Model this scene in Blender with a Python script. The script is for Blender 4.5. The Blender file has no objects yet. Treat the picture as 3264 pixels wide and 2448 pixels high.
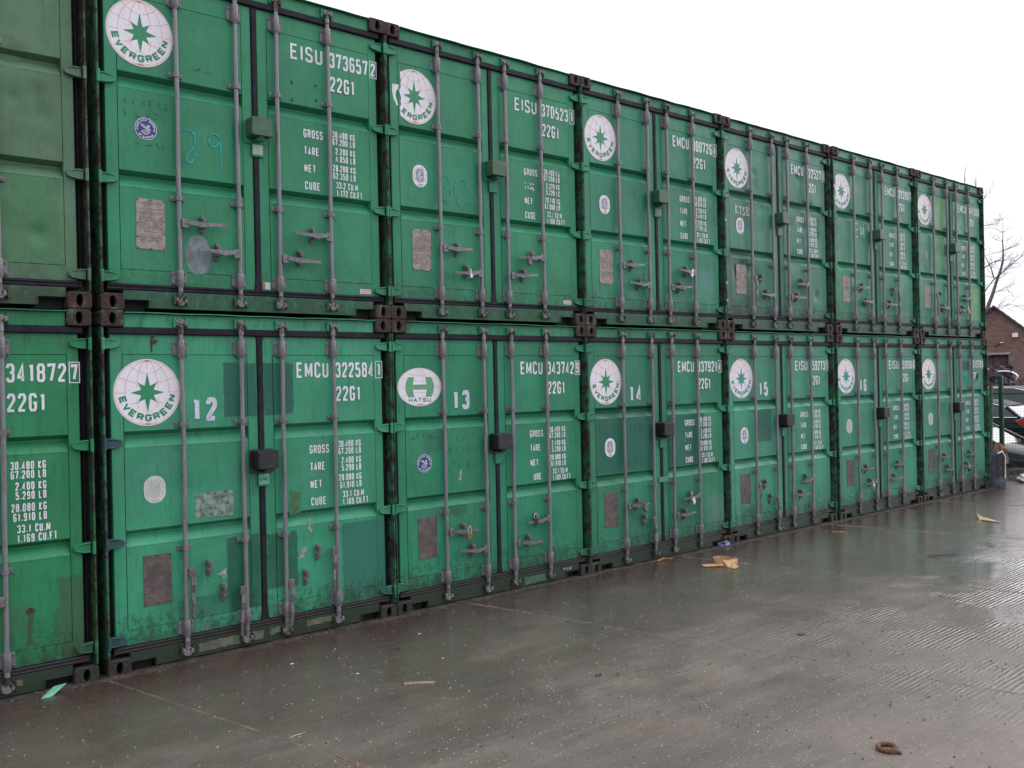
import bpy, bmesh, math, random
from mathutils import Matrix, Vector, noise as mnoise
random.seed(11)
PI = math.pi
S = bpy.context.scene
col = S.collection

# ------------------------------------------------------------------ camera
cam = bpy.data.cameras.new('camera'); co = bpy.data.objects.new('camera', cam); col.objects.link(co)
yaw, pit, rol = -0.722514029, 1.56873342, -0.0217811668
rz = Matrix.Rotation(yaw, 4, 'Z'); rx = Matrix.Rotation(pit, 4, 'X'); rr = Matrix.Rotation(rol, 4, 'Z')
co.matrix_world = Matrix.Translation((-2.2251, -6.9093, 2.0200)) @ rz @ rx @ rr
cam.sensor_width = 36; cam.lens = 3043.0/3264*36
cam.clip_end = 3000; cam.clip_start = 0.05
S.camera = co
# ------------------------------------------------------------------ sky and sun (thick white overcast)
W = bpy.data.worlds.new('World'); S.world = W; W.use_nodes = True
nt = W.node_tree; nt.nodes.clear()
SUN_EL, SUN_ROT = math.radians(27), math.radians(102)
sky = nt.nodes.new('ShaderNodeTexSky'); sky.sky_type = 'NISHITA'; sky.sun_disc = False
sky.sun_elevation = SUN_EL; sky.sun_rotation = SUN_ROT
hs = nt.nodes.new('ShaderNodeHueSaturation'); hs.inputs['Saturation'].default_value = .12
mx = nt.nodes.new('ShaderNodeMix'); mx.data_type = 'RGBA'; mx.inputs[0].default_value = .80
mx.inputs[7].default_value = (14.2, 13.9, 14.9, 1)
bg = nt.nodes.new('ShaderNodeBackground'); bg.inputs[1].default_value = .10
wo = nt.nodes.new('ShaderNodeOutputWorld')
nt.links.new(sky.outputs[0], hs.inputs['Color']); nt.links.new(hs.outputs[0], mx.inputs[6])
tc = nt.nodes.new('ShaderNodeTexCoord'); sx = nt.nodes.new('ShaderNodeSeparateXYZ'); nt.links.new(tc.outputs['Generated'], sx.inputs[0])
mr = nt.nodes.new('ShaderNodeMapRange'); mr.inputs['From Min'].default_value = 0; mr.inputs['From Max'].default_value = 1
mr.inputs['To Min'].default_value = .72; mr.inputs['To Max'].default_value = 1.95; nt.links.new(sx.outputs[2], mr.inputs['Value'])
mu = nt.nodes.new('ShaderNodeVectorMath'); mu.operation = 'SCALE'; nt.links.new(mx.outputs[2], mu.inputs[0]); nt.links.new(mr.outputs[0], mu.inputs['Scale'])
nt.links.new(mu.outputs[0], bg.inputs[0]); nt.links.new(bg.outputs[0], wo.inputs[0])
sl = bpy.data.lights.new('sun', 'SUN'); sl.energy = 1.1; sl.angle = math.radians(42); sl.color = (1, .97, .93)
so = bpy.data.objects.new('sun', sl); col.objects.link(so)
sd = Vector((math.sin(SUN_ROT)*math.cos(SUN_EL), math.cos(SUN_ROT)*math.cos(SUN_EL), math.sin(SUN_EL)))
so.rotation_euler = sd.to_track_quat('Z', 'Y').to_euler(); so.location = (0, -20, 20)
S.view_settings.view_transform = 'Standard'; S.view_settings.look = 'None'
S.view_settings.exposure = 0.0; S.view_settings.gamma = 1; S.view_settings.use_curve_mapping = False
S.render.engine = 'CYCLES'

# ------------------------------------------------------------------ node helpers
class NB:
    def __init__(s, name):
        s.m = bpy.data.materials.new(name); s.m.use_nodes = True
        s.t = s.m.node_tree; s.b = s.t.nodes['Principled BSDF']
        s.P = None
    def n(s, ty): return s.t.nodes.new(ty)
    def link(s, a, b): s.t.links.new(a, b)
    def pos(s):
        if s.P is None: s.P = s.n('ShaderNodeNewGeometry').outputs['Position']
        return s.P
    def put(s, sock, v):
        if v is None: return
        if isinstance(v, (int, float)): sock.default_value = v
        elif isinstance(v, tuple):
            sock.default_value = v + (1,) if (len(v) == 3 and sock.type == 'RGBA') else v
        else: s.link(v, sock)
    def math(s, op, a, b=None, clamp=False):
        n = s.n('ShaderNodeMath'); n.operation = op; n.use_clamp = clamp
        s.put(n.inputs[0], a); s.put(n.inputs[1], b); return n.outputs[0]
    def vmap(s, scale=(1, 1, 1), rot=(0, 0, 0), loc=(0, 0, 0), v=None):
        n = s.n('ShaderNodeMapping'); n.inputs['Scale'].default_value = scale
        n.inputs['Rotation'].default_value = rot; n.inputs['Location'].default_value = loc
        s.link(v or s.pos(), n.inputs['Vector']); return n.outputs[0]
    def noise(s, scale, detail=4, rough=.6, v=None, dist=0.0):
        n = s.n('ShaderNodeTexNoise'); n.inputs['Scale'].default_value = scale
        n.inputs['Detail'].default_value = detail; n.inputs['Roughness'].default_value = rough
        n.inputs['Distortion'].default_value = dist
        s.link(v or s.pos(), n.inputs['Vector']); return n.outputs['Fac']
    def vor(s, scale, v=None, feat='F1', out='Distance'):
        n = s.n('ShaderNodeTexVoronoi'); n.feature = feat; n.inputs['Scale'].default_value = scale
        s.link(v or s.pos(), n.inputs['Vector']); return n.outputs[out]
    def ramp(s, f, a, b, lo=0.0, hi=1.0, smooth=True):
        n = s.n('ShaderNodeMapRange'); n.interpolation_type = 'SMOOTHSTEP' if smooth else 'LINEAR'
        s.put(n.inputs['Value'], f); n.inputs['From Min'].default_value = a; n.inputs['From Max'].default_value = b
        n.inputs['To Min'].default_value = lo; n.inputs['To Max'].default_value = hi; return n.outputs['Result']
    def mix(s, f, a, b, mode='MIX'):
        n = s.n('ShaderNodeMix'); n.data_type = 'RGBA'; n.blend_type = mode
        s.put(n.inputs[0], f); s.put(n.inputs[6], a); s.put(n.inputs[7], b); return n.outputs[2]
    def xyz(s, v=None):
        n = s.n('ShaderNodeSeparateXYZ'); s.link(v or s.pos(), n.inputs[0]); return n.outputs
    def bump(s, h, strength=.3, dist=.01, normal=None):
        n = s.n('ShaderNodeBump'); n.inputs['Strength'].default_value = strength; n.inputs['Distance'].default_value = dist
        s.link(h, n.inputs['Height'])
        if normal is not None: s.link(normal, n.inputs['Normal'])
        return n.outputs[0]
    def out(s, color=None, rough=None, metal=None, normal=None, spec=None):
        if color is not None: s.put(s.b.inputs['Base Color'], color)
        if rough is not None: s.put(s.b.inputs['Roughness'], rough)
        if metal is not None: s.put(s.b.inputs['Metallic'], metal)
        if spec is not None: s.put(s.b.inputs['Specular IOR Level'], spec)
        if normal is not None: s.link(normal, s.b.inputs['Normal'])
        return s.m

def simple(name, c, rough=.6, metal=0.0, var=.25, scale=20, bump=.15, c2=None, spec=.5):
    k = NB(name); f = k.noise(scale, 5, .65)
    c2 = c2 or tuple(x*(1-var*1.4) for x in c)
    cc = k.mix(k.ramp(f, .35, .65), c2, c)
    return k.out(cc, rough, metal, k.bump(k.noise(scale*4, 3), bump, .004), spec)

def box_mask(k, px, pz, b, w=.006):
    x0, x1, z0, z1 = b
    a = k.ramp(px, x0-w, x0+w); c = k.ramp(px, x1-w, x1+w, 1, 0)
    d = k.ramp(pz, z0-w, z0+w); e = k.ramp(pz, z1-w, z1+w, 1, 0)
    return k.math('MULTIPLY', k.math('MULTIPLY', a, c), k.math('MULTIPLY', d, e))

# worn green container paint. patches: (u0,u1,z0,z1,colour,opacity[,rag]) of repainting in container coordinates
def paint(name, base, cx, cz, rust=.35, grime=.5, patches=(), hazy=.3, streak=.5, dent=.16):
    k = NB(name); p = k.xyz()
    u = k.math('SUBTRACT', p[0], cx); z = k.math('SUBTRACT', p[2], cz)
    base = (base[0]*.80, base[1]*.92, base[2]*.96)
    big = k.noise(1.1, 5, .6); mid = k.noise(6, 5, .65)
    c = k.mix(k.ramp(big, .35, .68), tuple(v*.82 for v in base), tuple(min(1, v*1.12) for v in base))
    pale = (base[0]*1.0+.05*hazy*2, base[1]*.98+.03*hazy, base[2]*1.0+.05*hazy*2)
    c = k.mix(k.ramp(mid, .45, .75, 0, hazy), c, pale)
    st = k.noise(1.0, 4, .7, k.vmap((16, 3, 1.0)))
    c = k.mix(k.ramp(st, .5, .8, 0, streak*.6), c, (base[0]*.5+.01, base[1]*.55, base[2]*.5))
    st3 = k.noise(1.0, 3, .6, k.vmap((11, 3, .7), loc=(3.1, 0, 7.7)))
    c = k.mix(k.ramp(st3, .55, .8, 0, streak*.5), c, (base[0]*1.6+.02, base[1]*1.12, base[2]*1.25))
    rg = k.noise(14, 5, .8)
    for pt in patches:
        b = pt[:4]; pc = pt[4]; op = pt[5]; rag = pt[6] if len(pt) > 6 else .05
        off = k.math('MULTIPLY', k.math('SUBTRACT', rg, .5), rag)
        m_ = box_mask(k, k.math('ADD', u, off), k.math('ADD', z, k.math('MULTIPLY', off, -1.4)), b)
        wear = k.ramp(k.noise(9, 4, .7), .22, .36)
        c = k.mix(k.math('MULTIPLY', k.math('MULTIPLY', m_, wear), op), c, pc)
    # grime rising from the sill and below the header
    gn = k.noise(7, 6, .75); g2 = k.noise(26, 4, .8)
    low = k.ramp(z, .02, .62, 1, 0)
    dn = k.noise(1.0, 5, .75, k.vmap((34, 9, 5), loc=(2, 0, cx)))
    c = k.mix(k.math('MULTIPLY', k.ramp(dn, .53, .66), .25+.5*grime), c, (base[0]*.45, base[1]*.50, base[2]*.5))
    dc = k.ramp(k.noise(2.1, 6, .7, k.vmap((1, 1, 1), loc=(cx, 3, 0))), .45, .75, 0, .20+.3*grime)
    c = k.mix(dc, c, (base[0]*.75+.025, base[1]*.62, base[2]*.72+.01))
    # speckle of chips, rust blooms with runs
    ch = k.ramp(k.noise(42, 4, .7), .64, .70)
    c = k.mix(k.math('MULTIPLY', ch, .5), c, (.03, .05, .035))
    rs = k.noise(1.0, 4, .75, k.vmap((22, 6, 2.6), loc=(cx, 0, 1.3)))
    rb = k.ramp(k.noise(2.3, 4, .7), .5, .7)
    edge = k.math('ADD', k.ramp(z, 2.30, 2.47, 0, .9), k.ramp(z, .05, .4, .6, 0))
    rm = k.math('MULTIPLY', k.ramp(rs, .56, .66), k.math('ADD', k.math('MULTIPLY', rb, .5), edge), True)
    c = k.mix(k.math('MULTIPLY', rm, rust), c, (.10, .045, .018))
    c = k.mix(k.math('MULTIPLY', k.ramp(k.noise(17, 4, .7), .69, .74), rust*1.1, True), c, (.085, .035, .015))
    gv = k.noise(1.0, 6, .75, k.vmap((13, 6, 5), loc=(0, 0, cx)))
    gm = k.ramp(k.math('ADD', k.math('MULTIPLY', low, .80), k.math('MULTIPLY', k.math('SUBTRACT', gv, .5), 1.7)), .30, .80)
    c = k.mix(k.math('MULTIPLY', gm, min(1, grime*1.15)), c, (.020, .032, .018))
    gs = k.math('MULTIPLY', k.ramp(g2, .50, .60), k.ramp(low, .0, .55))
    c = k.mix(k.math('MULTIPLY', gs, min(1, grime*1.0)), c, (.016, .038, .024))
    top = k.math('MULTIPLY', k.ramp(z, 2.22, 2.50), k.ramp(gv, .48, .62))
    c = k.mix(k.math('MULTIPLY', top, grime*.6), c, (.022, .040, .022))
    rgh = k.ramp(k.noise(3.5, 5, .7), .3, .7, .36, .56)
    n1 = k.bump(k.noise(2.2, 3, .5), dent, .05); n2 = k.bump(k.noise(90, 3, .6), .12, .002, n1)
    return k.out(c, rgh, 0, n2, .32)

def rusty(name, paintc, rustc=(.075, .035, .022), amount=.5):
    k = NB(name); f = k.noise(9, 6, .75); g = k.noise(45, 4, .7)
    m_ = k.ramp(k.math('ADD', f, k.math('MULTIPLY', g, .25)), .78-.35*amount, .90-.35*amount)
    rc = k.mix(k.ramp(g, .4, .65), tuple(v*.45 for v in rustc), rustc)
    rc = k.mix(k.ramp(k.noise(22, 3), .62, .76, 0, .6), rc, tuple(v*2.6 for v in rustc))
    c = k.mix(m_, paintc, rc)
    return k.out(c, k.ramp(m_, 0, 1, .45, .8), 0, k.bump(k.math('ADD', g, m_), .35, .004), .35)

def galv(name='galvanised steel', c=(.200, .203, .225), rustamt=.55):
    k = NB(name); p = k.xyz()
    f = k.noise(1.0, 5, .7, k.vmap((30, 30, 3.5))); g = k.noise(60, 3)
    cc = k.mix(k.ramp(f, .35, .65), tuple(v*.62 for v in c), c)
    cc = k.mix(k.ramp(g, .35, .75, 0, .35), cc, (.28, .285, .31))
    rm = k.ramp(k.noise(13, 5, .75), .58, .72)
    low = k.ramp(k.math('MODULO', p[2], 2.591), .25, .9, 1, .25)
    cc = k.mix(k.math('MULTIPLY', k.math('MULTIPLY', rm, low), rustamt), cc, (.085, .05, .035))
    return k.out(cc, k.ramp(f, .3, .7, .38, .6), .35, k.bump(g, .15, .002), .5)

GALV = galv(); GALV_OLD = galv('weathered steel', (.135, .132, .140), .8)
GALV_MID = galv('grey clamp steel', (.165, .163, .178), .8)
CAMM = rusty('rusted cam steel', (.16, .155, .16), (.05, .03, .024), .5)
SEAL = simple('black rubber seal', (.017, .014, .025), .6, 0, .35, 9, .3, spec=.2)
SEAL2 = simple('black rubber seal deep', (.012, .011, .016), .7, 0, .3, 14, .3, spec=.15)
DARK = simple('painted recess shade', (.012, .012, .012), .8)  # near-black colour standing in for shade inside pockets and casting holes
PLATE = simple('aluminium data plate', (.30, .265, .235), .55, .2, .25, 18, .15)
PLATE_D = simple('dirty data plate', (.125, .10, .095), .65, .1, .3, 14, .2)
INK = simple('etched plate ink', (.11, .095, .085), .7)
INK_D = simple('etched plate ink dirty', (.07, .06, .055), .7)
RIVET = simple('dark rivets', (.05, .045, .05), .6)
LOCKG = simple('green lock box paint', (.042, .105, .058), .45, 0, .2, 12, .15)
LOCKB = simple('black lock box paint', (.02, .02, .026), .35, 0, .4, 12, .2)
ORANGE = simple('faded orange print', (.62, .30, .20), .6, 0, .1)
LOGOG = simple('emblem green print', (.015, .22, .10), .5, 0, .12)
LOGOT = simple('emblem teal print', (.015, .26, .22), .5, 0, .12)
LOGOP = simple('emblem pale green print', (.10, .33, .17), .5, 0, .12)
BLUEP = simple('navy sticker print', (.018, .03, .20), .5, 0, .1)
GREYP = simple('grey sticker print', (.20, .20, .27), .6, 0, .1)
PALEP = simple('pale grey sticker print', (.36, .42, .37), .6, 0, .1)
def vinyl(name, c):
    k = NB(name); st = k.noise(1.0, 5, .75, k.vmap((26, 9, 3))); g = k.noise(9, 5, .7); f = k.noise(48, 4, .75)
    cc = k.mix(k.ramp(st, .45, .75, 0, .35), c, (.42, .43, .40)); cc = k.mix(k.ramp(g, .5, .8, 0, .4), cc, (.50, .47, .42))
    cc = k.mix(k.ramp(f, .66, .72, 0, .7), cc, (.12, .16, .13)); return k.out(cc, .5, 0, None, .35)
WHITEP = vinyl('white sticker vinyl', (.68, .67, .74))
WHITED = simple('weathered white vinyl', (.50, .53, .51), .55, 0, .12, 12, .05)
NUMW = simple('pale stencilled number paint', (.52, .57, .66), .5, 0, .15, 9, .05)
REDP = simple('red print', (.50, .05, .05), .5, 0, .1)
CHALKT = simple('turquoise chalk', (.02, .36, .34), .8, 0, .3, 30)
CHALKB = simple('pale blue chalk', (.05, .33, .30), .8, 0, .35, 30)
CHALKW = simple('white chalk', (.55, .62, .56), .8, 0, .2, 30)
BLUEH = simple('dark teal hinge paint', (.015, .06, .075), .4, 0, .25, 16)
BRASS = simple('brass', (.33, .22, .09), .35, .8, .2, 30)
CHROME = simple('bright padlock steel', (.60, .60, .64), .3, .7, .15, 30)
STEELD = simple('dull padlock steel', (.16, .145, .13), .5, .5, .3, 30)

def letter_mat(name, under, wear=.3, c=(.68, .68, .74)):
    k = NB(name); f = k.noise(30, 5, .8); g = k.noise(6, 4, .6)
    m_ = k.ramp(k.math('ADD', f, k.math('MULTIPLY', g, .5)), 1.0-wear*.38, 1.04-wear*.38)
    c0 = k.mix(k.ramp(g, .3, .7), tuple(v*.86 for v in c), c)
    return k.out(k.mix(m_, c0, under), .5, 0, None, .4)

CASTD = rusty('mud dark casting', (.022, .030, .022), (.034, .026, .021), .7)
SEALD = rusty('dirty bottom seal', (.018, .016, .021), (.045, .034, .027), .45)
# ------------------------------------------------------------------ mesh builder
class MB:
    def __init__(s): s.v = []; s.f = []; s.mi = []; s.sm = []
    def add(s, vs, fs, mi=0, smooth=False):
        o = len(s.v); s.v += [tuple(v) for v in vs]
        for f in fs: s.f.append([i+o for i in f]); s.mi.append(mi); s.sm.append(smooth)
    def box(s, x0, x1, y0, y1, z0, z1, mi=0, c=0.0):
        if c <= 0:
            v = [(x, y, z) for x in (x0, x1) for y in (y0, y1) for z in (z0, z1)]
            s.add(v, [(0, 1, 3, 2), (4, 6, 7, 5), (0, 4, 5, 1), (2, 3, 7, 6), (0, 2, 6, 4), (1, 5, 7, 3)], mi); return
        # chamfer on the front (-y) face
        v = [(x0, y0+c, z0), (x1, y0+c, z0), (x1, y0+c, z1), (x0, y0+c, z1), (x0, y1, z0), (x1, y1, z0), (x1, y1, z1), (x0, y1, z1),
             (x0+c, y0, z0+c), (x1-c, y0, z0+c), (x1-c, y0, z1-c), (x0+c, y0, z1-c)]
        f = [(8, 9, 10, 11), (0, 1, 9, 8), (1, 2, 10, 9), (2, 3, 11, 10), (3, 0, 8, 11), (0, 4, 5, 1), (1, 5, 6, 2), (2, 6, 7, 3), (3, 7, 4, 0), (4, 7, 6, 5)]
        s.add(v, f, mi)
    def prism(s, poly, y0, y1, mi=0, c=0.0, smooth=False):   # poly in (x,z), counter-clockwise seen from -y
        n = len(poly)
        if c > 0:
            cx = sum(p[0] for p in poly)/n; cz = sum(p[1] for p in poly)/n
            inner = []
            for p in poly:
                d = Vector((p[0]-cx, p[1]-cz)); L = d.length or 1; d = d*(max(0, L-c)/L); inner.append((cx+d.x, cz+d.y))
            v = [(p[0], y0, p[1]) for p in inner]+[(p[0], y0+c, p[1]) for p in poly]+[(p[0], y1, p[1]) for p in poly]
            f = [tuple(range(n))]
            for r in (0, 1):
                for i in range(n):
                    j = (i+1) % n; f.append((r*n+i, (r+1)*n+i, (r+1)*n+j, r*n+j))
            f.append(tuple(range(3*n-1, 2*n-1, -1)))
        else:
            v = [(p[0], y0, p[1]) for p in poly]+[(p[0], y1, p[1]) for p in poly]
            f = [tuple(range(n)), tuple(range(2*n-1, n-1, -1))]
            for i in range(n):
                j = (i+1) % n; f.append((i, n+i, n+j, j))
        s.add(v, f, mi, smooth)
    def tube(s, pts, rs, n=8, mi=0, cap=True, smooth=True):
        pts = [Vector(p) for p in pts]
        if isinstance(rs, (int, float)): rs = [rs]*len(pts)
        rings = []; a = None
        for i, p in enumerate(pts):
            d = (pts[min(i+1, len(pts)-1)]-pts[max(i-1, 0)])
            d = d.normalized() if d.length > 1e-9 else Vector((0, 0, 1))
            if a is None: a = d.orthogonal().normalized()
            else:
                a = (a-d*a.dot(d)); a = a.normalized() if a.length > 1e-6 else d.orthogonal().normalized()
            b = d.cross(a)
            rings.append([p+(a*math.cos(2*PI*k/n)+b*math.sin(2*PI*k/n))*rs[i] for k in range(n)])
        v = [q for r in rings for q in r]; f = []
        for i in range(len(pts)-1):
            for k in range(n):
                k2 = (k+1) % n; f.append((i*n+k, i*n+k2, (i+1)*n+k2, (i+1)*n+k))
        s.add(v, f, mi, smooth)
        if cap: s.add(rings[0], [tuple(range(n-1, -1, -1))], mi); s.add(rings[-1], [tuple(range(n))], mi)
    def ribbon(s, pts, t, y, mi=0, closed=False, T=None):   # flat stroke in the xz plane, facing -y
        P = [Vector(p) for p in pts]
        if not closed and (P[0]-P[-1]).length < 1e-6: P = P[:-1]; closed = True
        n = len(P); L = []; R_ = []
        for i in range(n):
            a = P[(i-1) % n] if (closed or i > 0) else None; b = P[(i+1) % n] if (closed or i < n-1) else None
            d1 = (P[i]-a).normalized() if a is not None else None; d2 = (b-P[i]).normalized() if b is not None else None
            d1 = d1 or d2; d2 = d2 or d1
            m = (d1+d2); m = m.normalized() if m.length > 1e-4 else d1
            nn = Vector((-m.y, m.x)); c = max(.5, nn.dot(Vector((-d1.y, d1.x))))
            w = t/2/c; L.append(P[i]+nn*w); R_.append(P[i]-nn*w)
        T = T or (lambda q: q)
        v = []
        for i in range(n):
            l = T(L[i]); r = T(R_[i]); v += [(l[0], y, l[1]), (r[0], y, r[1])]
        f = [(2*i+1, 2*((i+1) % n)+1, 2*((i+1) % n), 2*i) for i in range(n if closed else n-1)]
        s.add(v, f, mi)
    def mesh(s, name):
        me = bpy.data.meshes.new(name); me.from_pydata(s.v, [], s.f)
        for p, mi, sm in zip(me.polygons, s.mi, s.sm): p.material_index = mi; p.use_smooth = sm
        me.validate(); me.update(); return me

def tagp(o, label=None, cat=None, group=None, kind=None):
    if label: o['label'] = label
    if cat: o['category'] = cat
    if group: o['group'] = group
    if kind: o['kind'] = kind
    return o
def ob(name, me, mats, parent=None, loc=None, rot=None, share=False):
    """link one mesh object. share=True keeps the mesh data common to alike pieces, the material sits on the object"""
    if isinstance(me, MB): me = me.mesh(name)
    if not isinstance(mats, (list, tuple)): mats = [mats]
    o = bpy.data.objects.new(name, me); col.objects.link(o)
    if share:
        while len(me.materials) < len(mats): me.materials.append(None)
        for i, m_ in enumerate(mats): o.material_slots[i].link = 'OBJECT'; o.material_slots[i].material = m_
    else:
        for m_ in mats: me.materials.append(m_)
    if parent: o.parent = parent
    if loc: o.location = loc
    if rot: o.rotation_euler = rot
    return o
def empty(name, loc, label, cat, group=None, rot=None):
    o = bpy.data.objects.new(name, None); col.objects.link(o); o.location = loc; o.empty_display_size = .2
    if rot: o.rotation_euler = rot
    return tagp(o, label, cat, group)

def rrect(x0, x1, z0, z1, r, n=4):
    out = []
    for cx, cz, a0 in ((x1-r, z0+r, -90), (x1-r, z1-r, 0), (x0+r, z1-r, 90), (x0+r, z0+r, 180)):
        for i in range(n+1):
            a = math.radians(a0+90*i/n); out.append((cx+r*math.cos(a), cz+r*math.sin(a)))
    return out
def ell(cx, cz, rx_, rz_, n=32): return [(cx+rx_*math.cos(2*PI*i/n), cz+rz_*math.sin(2*PI*i/n)) for i in range(n)]

# ------------------------------------------------------------------ block lettering made of strokes
G = {
 '0': [[(0,.14),(0,.86),(.2,1),(.8,1),(1,.86),(1,.14),(.8,0),(.2,0),(0,.14)]],
 '1': [[(.2,.84),(.62,.98)],[(.66,1),(.66,0)]],
 '2': [[(0,.76),(0,.88),(.2,1),(.8,1),(1,.88),(1,.66),(0,.1),(0,0),(1,0)]],
 '3': [[(0,.8),(0,.88),(.2,1),(.8,1),(1,.88),(1,.62),(.8,.53),(.4,.53)],[(.8,.53),(1,.43),(1,.12),(.8,0),(.2,0),(0,.12),(0,.2)]],
 '4': [[(.72,0),(.72,1),(0,.3),(0,.22),(1,.22)]],
 '5': [[(1,1),(.05,1),(.05,.57),(.8,.6),(1,.48),(1,.14),(.8,0),(.2,0),(0,.12),(0,.2)]],
 '6': [[(1,.82),(1,.88),(.8,1),(.2,1),(0,.86),(0,.14),(.2,0),(.8,0),(1,.14),(1,.42),(.8,.55),(.05,.55)]],
 '7': [[(0,.86),(0,1),(1,1),(.4,0)]],
 '8': [[(.2,.54),(0,.64),(0,.88),(.2,1),(.8,1),(1,.88),(1,.64),(.8,.54),(.2,.54)],[(.2,.54),(0,.42),(0,.12),(.2,0),(.8,0),(1,.12),(1,.42),(.8,.54)]],
 '9': [[(0,.18),(0,.12),(.2,0),(.8,0),(1,.14),(1,.86),(.8,1),(.2,1),(0,.86),(0,.56),(.2,.44),(.95,.44)]],
 'E': [[(1,1),(0,1),(0,0),(1,0)],[(0,.5),(.85,.5)]],
 'I': [[(.5,0),(.5,1)]],
 'S': [[(1,.8),(1,.88),(.8,1),(.2,1),(0,.88),(0,.64),(.2,.54),(.8,.46),(1,.36),(1,.12),(.8,0),(.2,0),(0,.12),(0,.2)]],
 'U': [[(0,1),(0,.14),(.2,0),(.8,0),(1,.14),(1,1)]],
 'M': [[(0,0),(0,1)],[(0,1),(.5,.2),(1,1)],[(1,0),(1,1)]],
 'C': [[(1,.76),(1,.86),(.8,1),(.2,1),(0,.86),(0,.14),(.2,0),(.8,0),(1,.14),(1,.24)]],
 'G': [[(1,.78),(1,.86),(.8,1),(.2,1),(0,.86),(0,.14),(.2,0),(.8,0),(1,.14),(1,.46),(.55,.46)]],
 'R': [[(0,0),(0,1),(.8,1),(1,.88),(1,.6),(.8,.48),(.05,.48)],[(.6,.48),(1,0)]],
 'O': [[(0,.14),(0,.86),(.2,1),(.8,1),(1,.86),(1,.14),(.8,0),(.2,0),(0,.14)]],
 'T': [[(0,1),(1,1)],[(.5,.98),(.5,0)]],
 'A': [[(0,0),(.5,1),(1,0)],[(.2,.3),(.8,.3)]],
 'N': [[(0,0),(0,1)],[(.02,.98),(.98,.02)],[(1,0),(1,1)]],
 'B': [[(0,0),(0,1),(.8,1),(1,.88),(1,.65),(.8,.54),(.05,.54)],[(.8,.54),(1,.42),(1,.12),(.8,0),(.05,0)]],
 'K': [[(0,0),(0,1)],[(1,1),(.05,.42),(1,0)]],
 'L': [[(0,1),(0,0),(1,0)]],
 'F': [[(1,1),(0,1),(0,0)],[(0,.52),(.8,.52)]],
 'V': [[(0,1),(.5,0),(1,1)]],
 'H': [[(0,0),(0,1)],[(1,0),(1,1)],[(0,.5),(1,.5)]],
 'P': [[(0,0),(0,1),(.8,1),(1,.88),(1,.58),(.8,.46),(.05,.46)]],
 '.': [[(.35,.0),(.35,.12)]],
}
WID = {'I': .35, '.': .35, ' ': .55, '1': .75, 'M': 1.25}
def text(mb, s, x0, x1, z0, h, t, y=.0492, mi=0, T=None, gap=.34):
    adv = [(WID.get(c, 1.0)) for c in s]; tot = sum(adv)+gap*(len(s)-1)
    sc = (x1-x0)/tot; x = x0
    for i, c in enumerate(s):
        w = adv[i]*sc
        for k, st in enumerate(G.get(c, [])):
            pts = [(x+t/2+p[0]*max(w-t, .001), z0+t/2+p[1]*(h-t)) for p in st]
            mb.ribbon(pts, t, y-.00012*k, mi, T=T)
        x += w+gap*sc

def arc_text(mb, s, cx, cz, r, h, w, t, a0, a1, y, mi, sy=1.0, inward=True):
    """letters set round a circle, tops to the centre when inward"""
    n = len(s)
    for i, c in enumerate(s):
        if c == ' ': continue
        a = math.radians(a0+(a1-a0)*(i/(max(1, n-1))))
        ca, sa = math.cos(a), math.sin(a)
        def T(q, ca=ca, sa=sa):
            # local: q.x along the reading direction, q.y up
            if inward: rad = r-q[1]; ex = (-sa*q[0], ca*q[0])
            else: rad = r+q[1]; ex = (sa*q[0], -ca*q[0])
            return (cx+ca*rad+ex[0], cz+(sa*rad+ex[1])*sy)
        for k, st in enumerate(G.get(c, [])):
            mb.ribbon([((p[0]-.5)*(w-t), (p[1]-.5)*(h-t)) for p in st], t, y-.00012*k, mi, T=T)

def disc(mb, poly, y, mi=0):
    mb.add([(p[0], y, p[1]) for p in poly], [tuple(range(len(poly)))], mi)

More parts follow.
